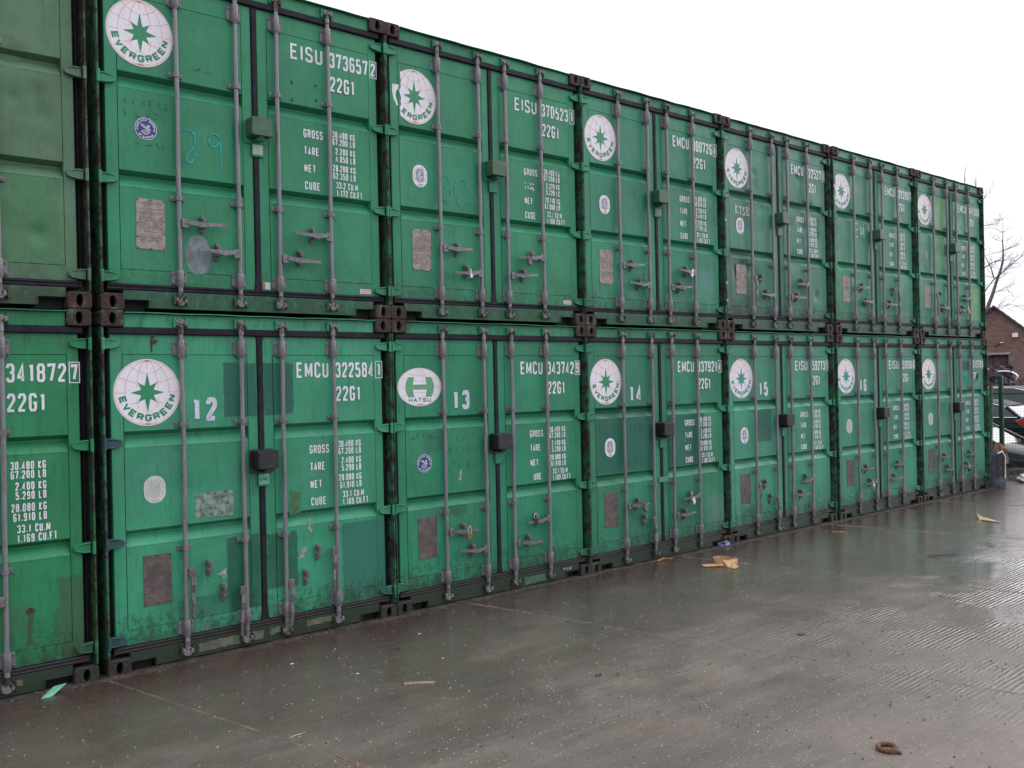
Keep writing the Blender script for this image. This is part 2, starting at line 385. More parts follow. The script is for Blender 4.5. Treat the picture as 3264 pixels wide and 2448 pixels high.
# emblem: materials 0 white, 1 orange lines, 2 star/letter green
def emblem_star(cx, cz, R, missing=0, y=.0491):
    mb = MB()
    poly = ell(cx, cz, R, R, 48)
    if missing:   # torn vinyl on the left
        rnd = random.Random(5); q = []
        for x, z in poly:
            if x < cx-.60*R: q.append((cx-.62*R+rnd.uniform(-.05, .04)*R, z))
            else: q.append((x, z))
        poly = q
        disc(mb, [(cx-.97*R, cz+.30*R), (cx-.98*R, cz+.05*R), (cx-.93*R, cz-.2*R), (cx-.78*R, cz-.45*R), (cx-.72*R, cz-.42*R), (cx-.83*R, cz-.1*R), (cx-.80*R, cz+.1*R), (cx-.72*R, cz+.15*R), (cx-.68*R, cz+.33*R)], y, 0)
    disc(mb, poly, y, 0)
    y1 = y-.0006; t = .0034
    def okp(p): return not (missing and p[0] < -.60)
    def line(pts, keep=lambda p: True):
        run = []
        for p in pts+[None]:
            if p is not None and okp(p) and keep(p): run.append((cx+p[0]*R, cz+p[1]*R))
            else:
                if len(run) > 1: mb.ribbon(run, t, y1, 1)
                run = []
    star = lambda p: (abs(p[0])/.58)**.62+(abs(p[1])/.66)**.62 > 1.02
    txt = lambda p: not (math.hypot(*p) > .60 and (p[1] < -.02) and math.hypot(*p) < .90)
    kp = lambda p: star(p) and txt(p)
    line([(.965*math.cos(2*PI*i/56), .965*math.sin(2*PI*i/56)) for i in range(57)])
    for a in (-.66, -.32, 0, .32, .66):
        line([(a*(1-((i/24)*2-1)**2)**.5, .96*((i/24)*2-1)) for i in range(25)], kp)
    line([(-.965+1.93*i/40, 0) for i in range(41)], kp)
    for ye, ym in ((.46, .27), (.82, .57)):
        xe = math.sqrt(.93-ye*ye)
        for sgn in (1, -1):
            line([(xe*(i/12-1), sgn*(ym+(ye-ym)*(i/12-1)**2)) for i in range(25)], kp)
    for k in range(9):   # small rays at both poles
        a = PI+PI*k/8
        line([(0, .955), (.06*math.cos(a), .955+.05*math.sin(a))]); line([(0, -.955), (.10*math.cos(a), -.955-.07*math.sin(a))])
    pts = []
    tips = [(0, .61), (.28, .29), (.51, 0), (.28, -.28), (0, -.61), (-.28, -.28), (-.5, 0), (-.28, .29)]
    inn = [(.078, .20), (.185, .085), (.185, -.085), (.078, -.20), (-.078, -.20), (-.185, -.085), (-.185, .085), (-.078, .20)]
    for a, b in zip(tips, inn): pts += [a, b]
    pts = [(cx+p[0]*R, cz+p[1]*R) for p in pts][::-1]
    c0 = (cx, y-.0009, cz)
    mb.add([c0]+[(p[0], y-.0009, p[1]) for p in pts], [(0, i+1, (i+1) % 16+1) for i in range(16)], 2)
    word = 'EVERGREEN'
    a0 = 195.6
    if missing: word = '  ERGREEN'
    arc_text(mb, word, cx, cz, .755*R, .215*R, .205*R, .058*R, 195.6, 346.5, y-.0009, 2)
    return mb
def emblem_h(cx, cz, y=.0491):
    mb = MB(); rx_, rz_ = .242, .172
    disc(mb, ell(cx, cz, rx_, rz_, 48), y, 0); t = .0028; y1 = y-.0006
    def L(pts): mb.ribbon([(cx+p[0]*rx_, cz+p[1]*rz_) for p in pts], t, y1, 1)
    L([(.965*math.cos(2*PI*i/56), .965*math.sin(2*PI*i/56)) for i in range(57)])
    for a in (-.42, -.2, 0, .2, .42): L([(a*math.sin(PI*(.08+.17*i/6)), .93-(.4*i/6)) for i in range(7)])
    L([(-.5+i/10, .72-.14*math.cos((i-5)*.3)) for i in range(11)])
    for b in (.33, -.30): L([(-.26+.052*i, b-.02*(1-((i-5)/5)**2)*(1 if b > 0 else -1)) for i in range(11)])
    for sx in (-1, 1): L([(sx*.66, 0), (sx*.96, 0)]); L([(sx*.62, .4), (sx*.83, .5)]); L([(sx*.62, -.38), (sx*.83, -.5)])
    for k in range(9):
        a = PI*k/8; L([(0, -.94), (.2*math.cos(a), -.94+.12*math.sin(a))])
    for sx in (-1, 1):   # bowed uprights of the H
        outer = [(sx*(.65-.13*(abs(z)/.52)**2), z) for z in [(-.52+1.04*i/10) for i in range(11)]]
        inner = [(sx*(.27+.0*z), z) for z in (.52, .13, -.13, -.52)]
        inner = [(sx*.25, .52), (sx*.32, .13), (sx*.32, -.13), (sx*.25, -.52)]
        for i in range(10):
            def inn(z): return sx*(.34-.09*min(1, abs(z)/.52))
            a, b = outer[i], outer[i+1]
            mb.add([(cx+p[0]*rx_, y-.0009, cz+p[1]*rz_) for p in (a, b, (inn(b[1]), b[1]), (inn(a[1]), a[1]))], [(0, 1, 2, 3)], 2)
    disc(mb, [(cx-.33*rx_, cz-.13*rz_), (cx+.33*rx_, cz-.13*rz_), (cx+.33*rx_, cz+.13*rz_), (cx-.33*rx_, cz+.13*rz_)], y-.0010, 2)
    text(mb, 'HATSU', cx-.5*rx_, cx+.5*rx_, cz-.78*rz_, .19*rz_*1.15, .0085, y-.0009, 3, gap=.25)
    return mb
def survey_round(cx, cz, y=.0491):    # 0 white, 1 navy
    mb = MB(); disc(mb, ell(cx, cz, .080, .080, 36), y, 0); disc(mb, ell(cx, cz, .076, .076, 36), y-.0004, 1)
    arc_text(mb, 'AMERICAN BUREAU', cx, cz, .063, .013, .0115, .003, 188, -8, y-.0009, 0, inward=False)
    arc_text(mb, 'OF SHIPPING', cx, cz, .063, .013, .0115, .003, 222, 318, y-.0009, 0)
    # spread-winged bird over a knot
    bird = [(-.042, .036), (-.012, .028), (.0, .012), (.012, .030), (.034, .026), (.022, .008), (.040, -.004), (.024, -.012), (.006, -.006), (-.012, .004), (-.026, .014), (-.036, .022)]
    mb.add([(cx, y-.0008, cz+.008)]+[(cx+a, y-.0008, cz+b) for a, b in bird], [(0, 1+i, 1+(i+1) % 12) for i in range(12)], 2)
    mb.ribbon([(cx+.026*math.cos(a)*(1+.2*math.sin(3*a))-.002, cz-.026+.014*math.sin(a)) for a in [2*PI*i/14 for i in range(15)]], .008, y-.001, 2)
    mb.ribbon([(cx-.02, cz-.036), (cx+.02, cz-.016)], .007, y-.0012, 2)
    return mb
def survey_oval(cx, cz, y=.0491):     # 0 white, 1 grey
    mb = MB(); disc(mb, rrect(cx-.08, cx+.08, cz-.10, cz+.10, .078, 8), y, 0)
    disc(mb, rrect(cx-.042, cx+.042, cz-.062, cz+.066, .040, 8), y-.0004, 1)
    arc_text(mb, 'BUREAU VERITAS', cx, cz, .060, .013, .011, .003, 205, -25, y-.0008, 1, sy=1.32, inward=False)
    arc_text(mb, '1828', cx, cz, .066, .014, .012, .0035, 250, 290, y-.0008, 1, sy=1.25)
    for pts in ([(0, .045), (-.004, .02), (.0, -.01), (-.012, -.045)], [(0, .0), (.014, -.045)], [(-.02, .035), (-.012, .01), (0, .014), (.016, .028), (.022, .046)],
                [(-.032, -.008), (-.02, -.012), (-.026, -.03)], [(.032, -.006), (.02, -.012), (.03, -.028)], [(-.02, -.05), (.02, -.05)], [(-.03, .0), (.03, .0)]):
        mb.ribbon([(cx+a, cz+b) for a, b in pts], .0055, y-.0008, 0)
    mb.ribbon([(cx+.007*math.cos(a), cz+.046+.007*math.sin(a)) for a in [2*PI*i/8 for i in range(9)]], .004, y-.001, 0)
    return mb

# ------------------------------------------------------------------ shared container meshes (container coordinates: u across, y back, z up)
HW, HT = 1.219, 2.591
def casting_mesh():
    mb = MB(); w, h, d = .162, .118, .178; N = 28
    outer = []; inner = []
    for i in range(N):
        a = 2*PI*i/N; ca, sa = math.cos(a), math.sin(a)
        k = 1/max(abs(ca)/(w/2), abs(sa)/(h/2)); x, z = ca*k, sa*k
        r_ = .016
        if abs(x) > w/2-r_ and abs(z) > h/2-r_:
            qx = math.copysign(w/2-r_, x); qz = math.copysign(h/2-r_, z); v = Vector((x-qx, z-qz))
            if v.length > r_: v = v.normalized()*r_
            x, z = qx+v.x, qz+v.y
        outer.append((x, z)); inner.append((.0245*ca, .043*sa))
    c = .006
    rows = [[(p[0]*1.0, d, p[1]) for p in outer], [(p[0], c, p[1]) for p in outer], [(p[0]*(1-c*2/w), 0, p[1]*(1-c*2/h)) for p in outer],
            [(p[0], 0, p[1]) for p in inner], [(p[0]*.93, .035, p[1]*.95) for p in inner]]
    v = [q for r in rows for q in r]; f = []
    for r in range(4):
        for i in range(N):
            j = (i+1) % N; f.append((r*N+i, r*N+j, (r+1)*N+j, (r+1)*N+i))
    mb.add(v, f); mb.add(rows[0], [tuple(range(N))])
    mb.add([(-.07, .0355, -.052), (.07, .0355, -.052), (.07, .15, -.052), (-.07, .15, -.052), (-.07, .0355, .052), (.07, .0355, .052), (.07, .15, .052), (-.07, .15, .052)],
           [(0, 1, 2, 3), (4, 7, 6, 5), (3, 2, 6, 7), (0, 3, 7, 4), (1, 5, 6, 2)], 1)  # hollow behind the hole, its shade painted by the dark slot
    return mb.mesh('corner_casting')
M_CAST = casting_mesh()

def post_mesh(s):
    mb = MB(); a, b = (1.206, 1.218) if s > 0 else (-1.218, -1.206)
    mb.box(min(a, b), max(a, b), .006, .17, .120, 2.471, c=.003)
    mb.tube([(s*1.209, .006, .122), (s*1.209, .006, 2.468)], .0075, 8)
    x0, x1 = (1.125, 1.205) if s > 0 else (-1.205, -1.125)
    mb.box(x0, x1, .112, .17, .120, 2.471)
    return mb.mesh('corner_post')
M_POST = {1: post_mesh(1), -1: post_mesh(-1)}
def wob(z, a, seed): return a*mnoise.noise(Vector((z*2.1, seed, .3)))
def header_mesh(seed=0):
    mb = MB(); mb.box(-1.055, 1.055, .030, .12, 2.470, 2.570, c=.004)
    n = 24; pts = []
    for i in range(n+1):
        x = -1.054+2.108*i/n; zz = 2.573+wob(x*2, .006, seed); yy = -.002+wob(x*1.3, .010, seed+4)
        pts.append((x, zz, yy))
    v = []; f = []
    for x, zz, yy in pts: v += [(x, yy, zz), (x, yy, zz+.006), (x, .12, zz+.008), (x, .034, zz-.001)]
    for i in range(n):
        a, b = 4*i, 4*i+4
        f += [(a, b, b+1, a+1), (a+1, b+1, b+2, a+2), (a+3, b+3, b, a)]
    mb.add(v, f); return mb.mesh('header')
M_HEAD = [header_mesh(k*7) for k in range(3)]
def sill_mesh():
    mb = MB()
    poly = [(-.872, .022), (.872, .022), (.872, .078), (1.0, .078), (1.0, .078), (1.055, .078), (1.055, .145), (-1.055, .145), (-1.055, .078), (-.872, .078)]
    for x0, x1, z0, z1 in ((-.872, .872, .022, .078), (-1.055, 1.055, .078, .145)): mb.box(x0, x1, .030, .115, z0, z1)
    mb.box(-1.05, -.872, .022, .0295, .079, .086); mb.box(.872, 1.05, .022, .0295, .079, .086)      # rims of the pockets
    mb.box(-.875, -.868, .022, .0295, .022, .079); mb.box(.868, .875, .022, .0295, .022, .079)
    return mb.mesh('sill')
M_SILL = sill_mesh()
def pocket_mesh(s):
    mb = MB(); a, b = sorted((s*.874, s*1.053)); mb.box(a, b, .112, .118, .0, .0775); mb.box(a, b, .034, .112, .0725, .0775); return mb.mesh('fork_pocket')
M_POCK = {q: pocket_mesh(q) for q in (-1, 1)}
def seal_meshes():
    out = []
    a = MB(); a.box(-1.165, 1.165, .024, .11, 2.4225, 2.4695, c=.006); out.append((a.mesh('seal'), 0))
    a = MB(); a.box(-1.165, 1.165, .036, .11, .145, .190); a.tube([(-1.16, .037, .180), (1.16, .037, .180)], .0075, 8); a.tube([(-1.16, .037, .156), (1.16, .037, .156)], .0075, 8); out.append((a.mesh('seal'), 2))
    for s in (-1, 1):
        a = MB(); x0, x1 = sorted((s*1.13, s*1.2045)); a.box(x0, x1, .100, .111, .190, 2.425); a.tube([(s*1.175, .094, .19), (s*1.175, .094, 2.425)], .012, 6); out.append((a.mesh('seal'), 1))
    a = MB(); n = 20; v = []; f = []
    for i in range(n+1):
        z = .185+(2.43-.185)*i/n; w = .0235+wob(z, .003, 9); fl = .02*max(0, 1-(z-.185)/.12)+.010*max(0, 1-(2.43-z)/.08)
        w += fl
        v += [(-w, .052, z), (-w*.7, .040, z), (w*.7, .040, z), (w, .052, z)]
    for i in range(n):
        for k in range(3): f.append((4*i+k, 4*i+k+1, 4*i+5+k, 4*i+4+k))
    a.add(v, f); out.append((a.mesh('seal'), 0))
    return out
M_SEALS = seal_meshes()
Z0, Z1 = .193, 2.422
TROUGH = ((1.608, 1.726), (.896, 1.014))
def door_meshes(s, var=0):
    e0, e1, i0, i1 = (-1.148, -.026, -1.060, -.108) if s < 0 else (.026, 1.140, .112, 1.062)
    g = .0035; fr = MB()
    fr.box(e0, i0-g/2, .050, .095, Z0, Z1, c=.003); fr.box(i1+g/2, e1, .050, .095, Z0, Z1, c=.003)
    fr.box(i0-g/2, i1+g/2, .050, .09, 2.2775, Z1, c=.001); fr.box(i0-g/2, i1+g/2, .050, .09, Z0, .2965, c=.001)
    fr.box(i0-.02, i1+.02, .110, .112, .28, 2.29)
    p = MB(); zs = [(.3, .0)]
    prof = [(.3005, .0506)]
    for a, b in sorted(TROUGH): prof += [(a-.008, .0506), (a, .0494), (a+.008, .054), (a+.074, .108), (b-.030, .108), (b-.004, .054), (b, .0506)]
    prof.append((2.2740, .0506))
    nx = 36; v = []; f = []; pr2 = []
    for (za, ya), (zb, yb) in zip(prof, prof[1:]):
        kk = max(1, int((zb-za)/.032))
        for q in range(kk): pr2.append((za+(zb-za)*q/kk, ya+(yb-ya)*q/kk))
    pr2.append(prof[-1]); n = len(pr2); x0, x1 = i0+g/2, i1-g/2
    dr = random.Random(100+var*7+s); amp = .020 if var == 3 else .007
    dents = [(dr.uniform(x0+.1, x1-.1), dr.uniform(.4, 2.1), dr.uniform(.03, .11), amp*dr.uniform(.4, 1)) for _ in range(9 if var == 3 else 6)]
    if var == 3: dents += [(.90, .50, .05, .022), (.93, 1.30, .06, .014), (.55, .95, .14, .018)]
    for z, y in pr2:
        for k in range(nx+1):
            x = x0+(x1-x0)*k/nx; e = min(1, k/2, (nx-k)/2)*min(1, (z-.3)/.08, (2.274-z)/.08)
            d = .0030*mnoise.noise(Vector((x*2.3+var*9, z*1.9, s)))+.0014
            for dx_, dz_, r_, a_ in dents: d += a_*math.exp(-((x-dx_)**2+(z-dz_)**2)/(r_*r_))
            v.append((x, y+e*max(-.0004, d), z))
    flat = [abs(pr2[r][1]-.0506) < 1e-6 and abs(pr2[min(r+1, n-1)][1]-.0506) < 1e-6 for r in range(n)]
    for r in range(n-1):
        ff = [(r*(nx+1)+k, r*(nx+1)+k+1, (r+1)*(nx+1)+k+1, (r+1)*(nx+1)+k) for k in range(nx)]
        smz = 0 < r < n-2 and flat[r-1] and flat[r] and flat[r+1]
        for q in ff: p.f.append(list(q)); p.mi.append(0); p.sm.append(smz)
    p.v += v
    for x in (x0, x1):
        for a, b in TROUGH: p.add([(x, y, z) for z, y in ((a-.008, .0506), (a, .0494), (a+.008, .054), (a+.074, .108), (b-.030, .108), (b-.004, .054), (b, .0506))], [tuple(range(7))])
    
    return fr.mesh('door'), p.mesh('panel')
M_DOOR = {(q, w): door_meshes(q, w) for q in (-1, 1) for w in range(4)}
HZ = (2.352, 1.645, .935, .240)
def hinge_mesh(s, seed):
    mb = MB()
    poly = [(1.192, -.038), (1.192, .038), (1.15, .036), (1.090, .022), (1.078, .012), (1.078, -.012), (1.090, -.022), (1.15, -.036)]
    poly = [(s*x, z) for x, z in poly]
    if s > 0: poly = poly[::-1]
    mb.prism(poly[::-1] if s > 0 else poly, .024, .052, c=.006)
    for zz in (.031, -.031):      # raised ribs
        mb.tube([(s*1.188, .022, zz), (s*1.15, .020, zz*.98), (s*1.095, .026, zz*.62)], .0055, 6)
    mb.tube([(s*1.2055, .006, -.044), (s*1.2055, .006, .044)], .0125, 10)
    return mb.mesh('hinge')
M_HINGE = {s: hinge_mesh(s, 0) for s in (-1, 1)}

BARS = (-.645, -.170, .176, .642)
BY = .017
def bar_meshes():
    bars = []
    for w in range(4):
        mb = MB(); mb.tube([(.0045*mnoise.noise(Vector((w*5.3, z*.9, 0)))*math.sin(PI*(z-.06)/2.46), BY+.004*mnoise.noise(Vector((w*5.3, z*.9, 7))), z) for z in [.06+2.46*q/16 for q in range(17)]], .0172, 12); bars.append(mb.mesh('locking_bar'))
    bar = bars
    def bracket(z0, z1):
        m = MB(); m.prism(rrect(-.058, .058, z0+.004, z1-.004, .014, 3), .040, .0495, c=.003)
        N = 10; v = []; f = []
        prof = [(-.0275, .038), (-.0265, .012), (-.018, -.006), (-.006, -.012), (.006, -.012), (.018, -.006), (.0265, .012), (.0275, .038)]
        for z, k in ((z0-.004, .93), (z0+.003, 1), (z1-.003, 1), (z1+.004, .93)):
            for x, y in prof: v.append((x*k, .038+(y-.038)*k, z))
        L = len(prof)
        for r in range(3):
            for i in range(L-1): f.append((r*L+i, r*L+i+1, (r+1)*L+i+1, (r+1)*L+i))
        m.add(v, f, 0, True); m.add(v[:L], [tuple(range(L-1, -1, -1))]); m.add(v[-L:], [tuple(range(L))])
        for x in (-.045, .045):
            for z in (z0+.02, z1-.02): m.prism(ell(x, z, .0085, .0085, 8), .030, .040, c=.002)
        m.tube([(0, BY, z1), (0, BY, z1+.012)], .024, 10); m.tube([(0, BY, z0-.012), (0, BY, z0)], .024, 10)
        return m.mesh('bracket')
    bt = bracket(2.262, 2.384); bb = bracket(.200, .308)
    def guide(z):
        m = MB(); m.box(-.055, -.018, .040, .050, z-.018, z+.018, c=.003); m.box(.018, .055, .040, .050, z-.018, z+.018, c=.003)
        pr = [(-.026, .045), (-.023, .010), (-.012, -.006), (.012, -.006), (.023, .010), (.026, .045)]
        v = []; f = []
        for zz in (z-.018, z+.018):
            for x, y in pr: v.append((x, y, zz))
        for i in range(5): f.append((i, i+1, i+7, i+6))
        m.add(v, f, 0, True); m.add(v[:6], [tuple(range(5, -1, -1))]); m.add(v[6:], [tuple(range(6))])
        for x in (-.040, .040): m.prism(ell(x, z, .0075, .0075, 8), .033, .042, c=.002)
        return m.mesh('guide')
    g1 = guide(1.760); g2 = guide(.845)
    def camm(top):
        m = MB(); s = 1 if top else -1; z = 2.505 if top else .078
        m.tube([(0, BY, z-s*.075), (0, BY, z-s*.07), (0, BY, z-s*.02)], [.024, .0195, .0195], 10)
        m.prism(ell(-.004, z+s*.012, .033, .020, 10), -.006, .036, c=.005)
        m.prism([(-.040, z-.012), (-.016, z-.012), (-.020, z+.024), (-.042, z+.030)][::1], -.004, .040, c=.003)
        m.prism([(.018, z-.016), (.040, z-.010), (.036, z+.022), (.020, z+.026)], -.010, .040, c=.003)
        m.tube([(.028, -.014, z+.004), (.028, .0, z+.004)], .011, 8)
        m.tube([(-.028, -.010, z+.008), (-.028, .0, z+.008)], .009, 8)
        return m.mesh('cam')
    return bar, bt, bb, g1, g2, camm(True), camm(False)
M_BAR, M_BT, M_BB, M_G1, M_G2, M_CT, M_CB = bar_meshes()
def keeper_mesh(top):
    m = MB(); z = 2.512 if top else .085
    m.box(-.052, -.036, .004, .030, z-.032, z+.034, c=.003); m.box(.042, .056, .004, .030, z-.034, z+.030, c=.003)
    m.box(-.052, .056, .024, .0305, z-.028, z+.026)
    return m.mesh('cam_keeper')
M_KT, M_KB = keeper_mesh(True), keeper_mesh(False)
def handle_mesh(d, closed, seed=0):
    m = MB()
    x0, x1 = sorted((d*.012, d*.062))
    m.prism(rrect(x0, x1, -.034, .034, .010, 3), -.012, .010, c=.003)
    m.prism(ell(d*.040, 0, .008, .008, 8), -.018, -.010, c=.002)
    if closed:
        pts = [(.055, .006, .014), (.11, .002, .017), (.15, -.006, .020), (.20, -.003, .015), (.26, -.001, .012), (.345, .003, .011), (.355, .003, .007)]
        v = []; f = []
        for x, z, h in pts:
            y = -.018-.03*math.sin(PI*min(1, max(0, (x-.055)/.3)))*.5
            v += [(d*x, y, z-h), (d*x, y, z+h), (d*x, y+.013, z+h), (d*x, y+.013, z-h)]
        for i in range(len(pts)-1):
            for k in range(4): f.append((4*i+k, 4*i+(k+1) % 4, 4*i+4+(k+1) % 4, 4*i+4+k))
        m.add(v, f); m.add(v[-4:], [(0, 1, 2, 3)])
        m.prism([(d*x, z) for x, z in ((.10, -.012), (.15, -.030), (.20, -.012))][::(1 if d > 0 else -1)], -.026, -.008)
    else:
        rnd = random.Random(seed); sw = rnd.uniform(-.012, .012)
        pts = [(.040, -.03, .016, -.022), (.040+sw*.4, -.09, .017, -.030), (.036+sw, -.15, .013, -.018), (.044+sw, -.23, .012, -.030), (.038+sw*1.4, -.34, .011, -.020)]
        v = []; f = []
        for x, z, w, y in pts: v += [(d*x-w, y, z), (d*x+w, y-.004, z), (d*x+w, y+.010, z), (d*x-w, y+.012, z)]
        for i in range(len(pts)-1):
            for k in range(4): f.append((4*i+k, 4*i+(k+1) % 4, 4*i+4+(k+1) % 4, 4*i+4+k))
        m.add(v, f); m.add(v[-4:], [(0, 1, 2, 3)])
    return m.mesh('handle')
M_HAND = {(d, c): handle_mesh(d, c, 3+d) for d in (-1, 1) for c in (0, 1)}
def catch_mesh():
    m = MB(); m.prism(rrect(-.021, .021, -.068, .062, .0205, 5), .038, .0495, c=.003)
    m.prism(ell(-.002, .046, .015, .015, 10), .022, .040, c=.004); m.prism(rrect(-.012, .014, .008, .052, .008, 3), -.004, .040, c=.004)
    m.box(-.014, .014, .006, .040, -.034, -.016, c=.003); m.prism(ell(.0, -.050, .008, .008, 8), .030, .040, c=.002)
    m.prism(rrect(-.024, -.006, .030, .070, .008, 3), .006, .018, c=.003)
    return m.mesh('handle_catch')
M_CATCH = catch_mesh()
CATCHES = ((-.512+.062, .668), (-.340, .470), (.364, .470), (.477, .660))
HANDZ = (.660, .458, .455, .653)
HDIR = (1, -1, 1, -1)
def body_mesh():
    mb = MB()
    for s in (-1, 1):
        n = 20; v = []; f = []
        per = 5.50/n; y = .25; pts = [(y, 0)]
        for i in range(n):
            pts += [(y+per*.30, 0), (y+per*.42, 1), (y+per*.88, 1), (y+per, 0)]; y += per
        for yy, dd in pts:
            x = s*(1.205-.036*dd); v += [(x, yy, .16), (x, yy, 2.49)]
        for i in range(len(pts)-1): f.append((2*i, 2*i+2, 2*i+3, 2*i+1))
        mb.add(v, f)
        a, b = sorted((s*1.150, s*1.214)); mb.box(a, b, .18, 5.88, .004, .155); mb.box(a, b, .18, 5.88, 2.495, 2.585)
        mb.box(a, b, 5.88, 6.04, .12, 2.47); mb.box(a, b, .172, .26, .156, 2.494)
    mb.box(-1.149, 1.149, .18, 6.03, 2.545, 2.575); mb.box(-1.149, 1.149, .22, 6.03, .10, .15); mb.box(-1.149, 1.149, 6.0, 6.03, .156, 2.54)
    mb.box(-1.144, 1.144, .125, .13, .14, 2.47)
    return mb.mesh('body')
M_BODY = body_mesh()
def lockbox_mesh():
    mb = MB(); mb.prism(rrect(-.086, .086, 1.385, 1.530, .012, 3), -.080, .046, c=.008)
    mb.tube([(0, -.05, 1.372), (0, -.05, 1.384)], .018, 10)
    return mb.mesh('lock_box')
M_LBOX = lockbox_mesh()
def lockback_mesh():
    mb = MB(); mb.prism(rrect(-.105, .100, 1.345, 1.535, .02, 3), .0385, .0465, c=.002); mb.box(-.025, .03, -.05, .040, 1.36, 1.384); return mb.mesh('backing_plate')
M_LBACK = lockback_mesh()
def tagplate_mesh():
    mb = MB(); mb.prism(rrect(-.040, .062, 1.245, 1.345, .006, 2), .030, .0385, c=.002); return mb.mesh('tag_plate')
M_TAG = tagplate_mesh()
def dataplate_meshes(seed, marks):
    mb = MB(); x0, x1, z0, z1 = -.945, -.738, .452, .818
    rnd = random.Random(seed); j = lambda: rnd.uniform(-.004, .004)
    mb.prism([(x0+j(), z0+j()), (x1+j(), z0+j()), (x1+j(), z1+j()), (x0+j(), z1+j())], .0475, .0515, 0)
    for x, z in ((x0+.008, z0+.008), (x1-.008, z0+.008), (x0+.008, z1-.008), (x1-.008, z1-.008), ((x0+x1)/2, z1-.008), ((x0+x1)/2, z0+.008), (x0+.008, .64), (x1-.008, .66), (x0+.008, .54), (x1-.008, .57)):
        mb.prism(ell(x, z, .0062, .0062, 6), .0445, .048, 1)
    z = z1-.028
    while z > z0+.05:
        x = x0+.022+(.02 if z > z1-.09 else 0); e = x1-.020
        while x < e:
            w = rnd.uniform(.006, .026)
            if rnd.random() < .78: mb.add([(x, .0470, z), (min(e, x+w), .0470, z), (min(e, x+w), .0470, z+.0045), (x, .0470, z+.0045)], [(0, 1, 2, 3)], 2)
            x += w+.005
        z -= rnd.choice((.011, .011, .013, .024))
    return mb.mesh('data_plate')
M_DPLATE = [dataplate_meshes(k, 1) for k in range(3)]

def wob_line(mb, pts, t, y, mi=0, seed=0):
    """hand-drawn mark: smooth curve through the points with an unsteady line"""
    P = [Vector(p) for p in pts]; out = []
    for i in range(len(P)-1):
        p0 = P[max(i-1, 0)]; p1 = P[i]; p2 = P[i+1]; p3 = P[min(i+2, len(P)-1)]
        for k in range(6):
            u = k/6; q = .5*((2*p1)+(p2-p0)*u+(2*p0-5*p1+4*p2-p3)*u*u+(3*p1-p0-3*p2+p3)*u*u*u)
            out.append((q.x+.0025*mnoise.noise(Vector((i+u, seed, 0))), q.y+.0025*mnoise.noise(Vector((i+u, seed, 5)))))
    out.append(tuple(P[-1])); mb.ribbon(out, t, y, mi)

WM_L = ('GROSS', .426, .605, 1.469, .069), ('TARE', .428, .565, 1.330, .066), ('NET', .428, .533, 1.186, .064), ('CUBE', .430, .570, 1.044, .066)

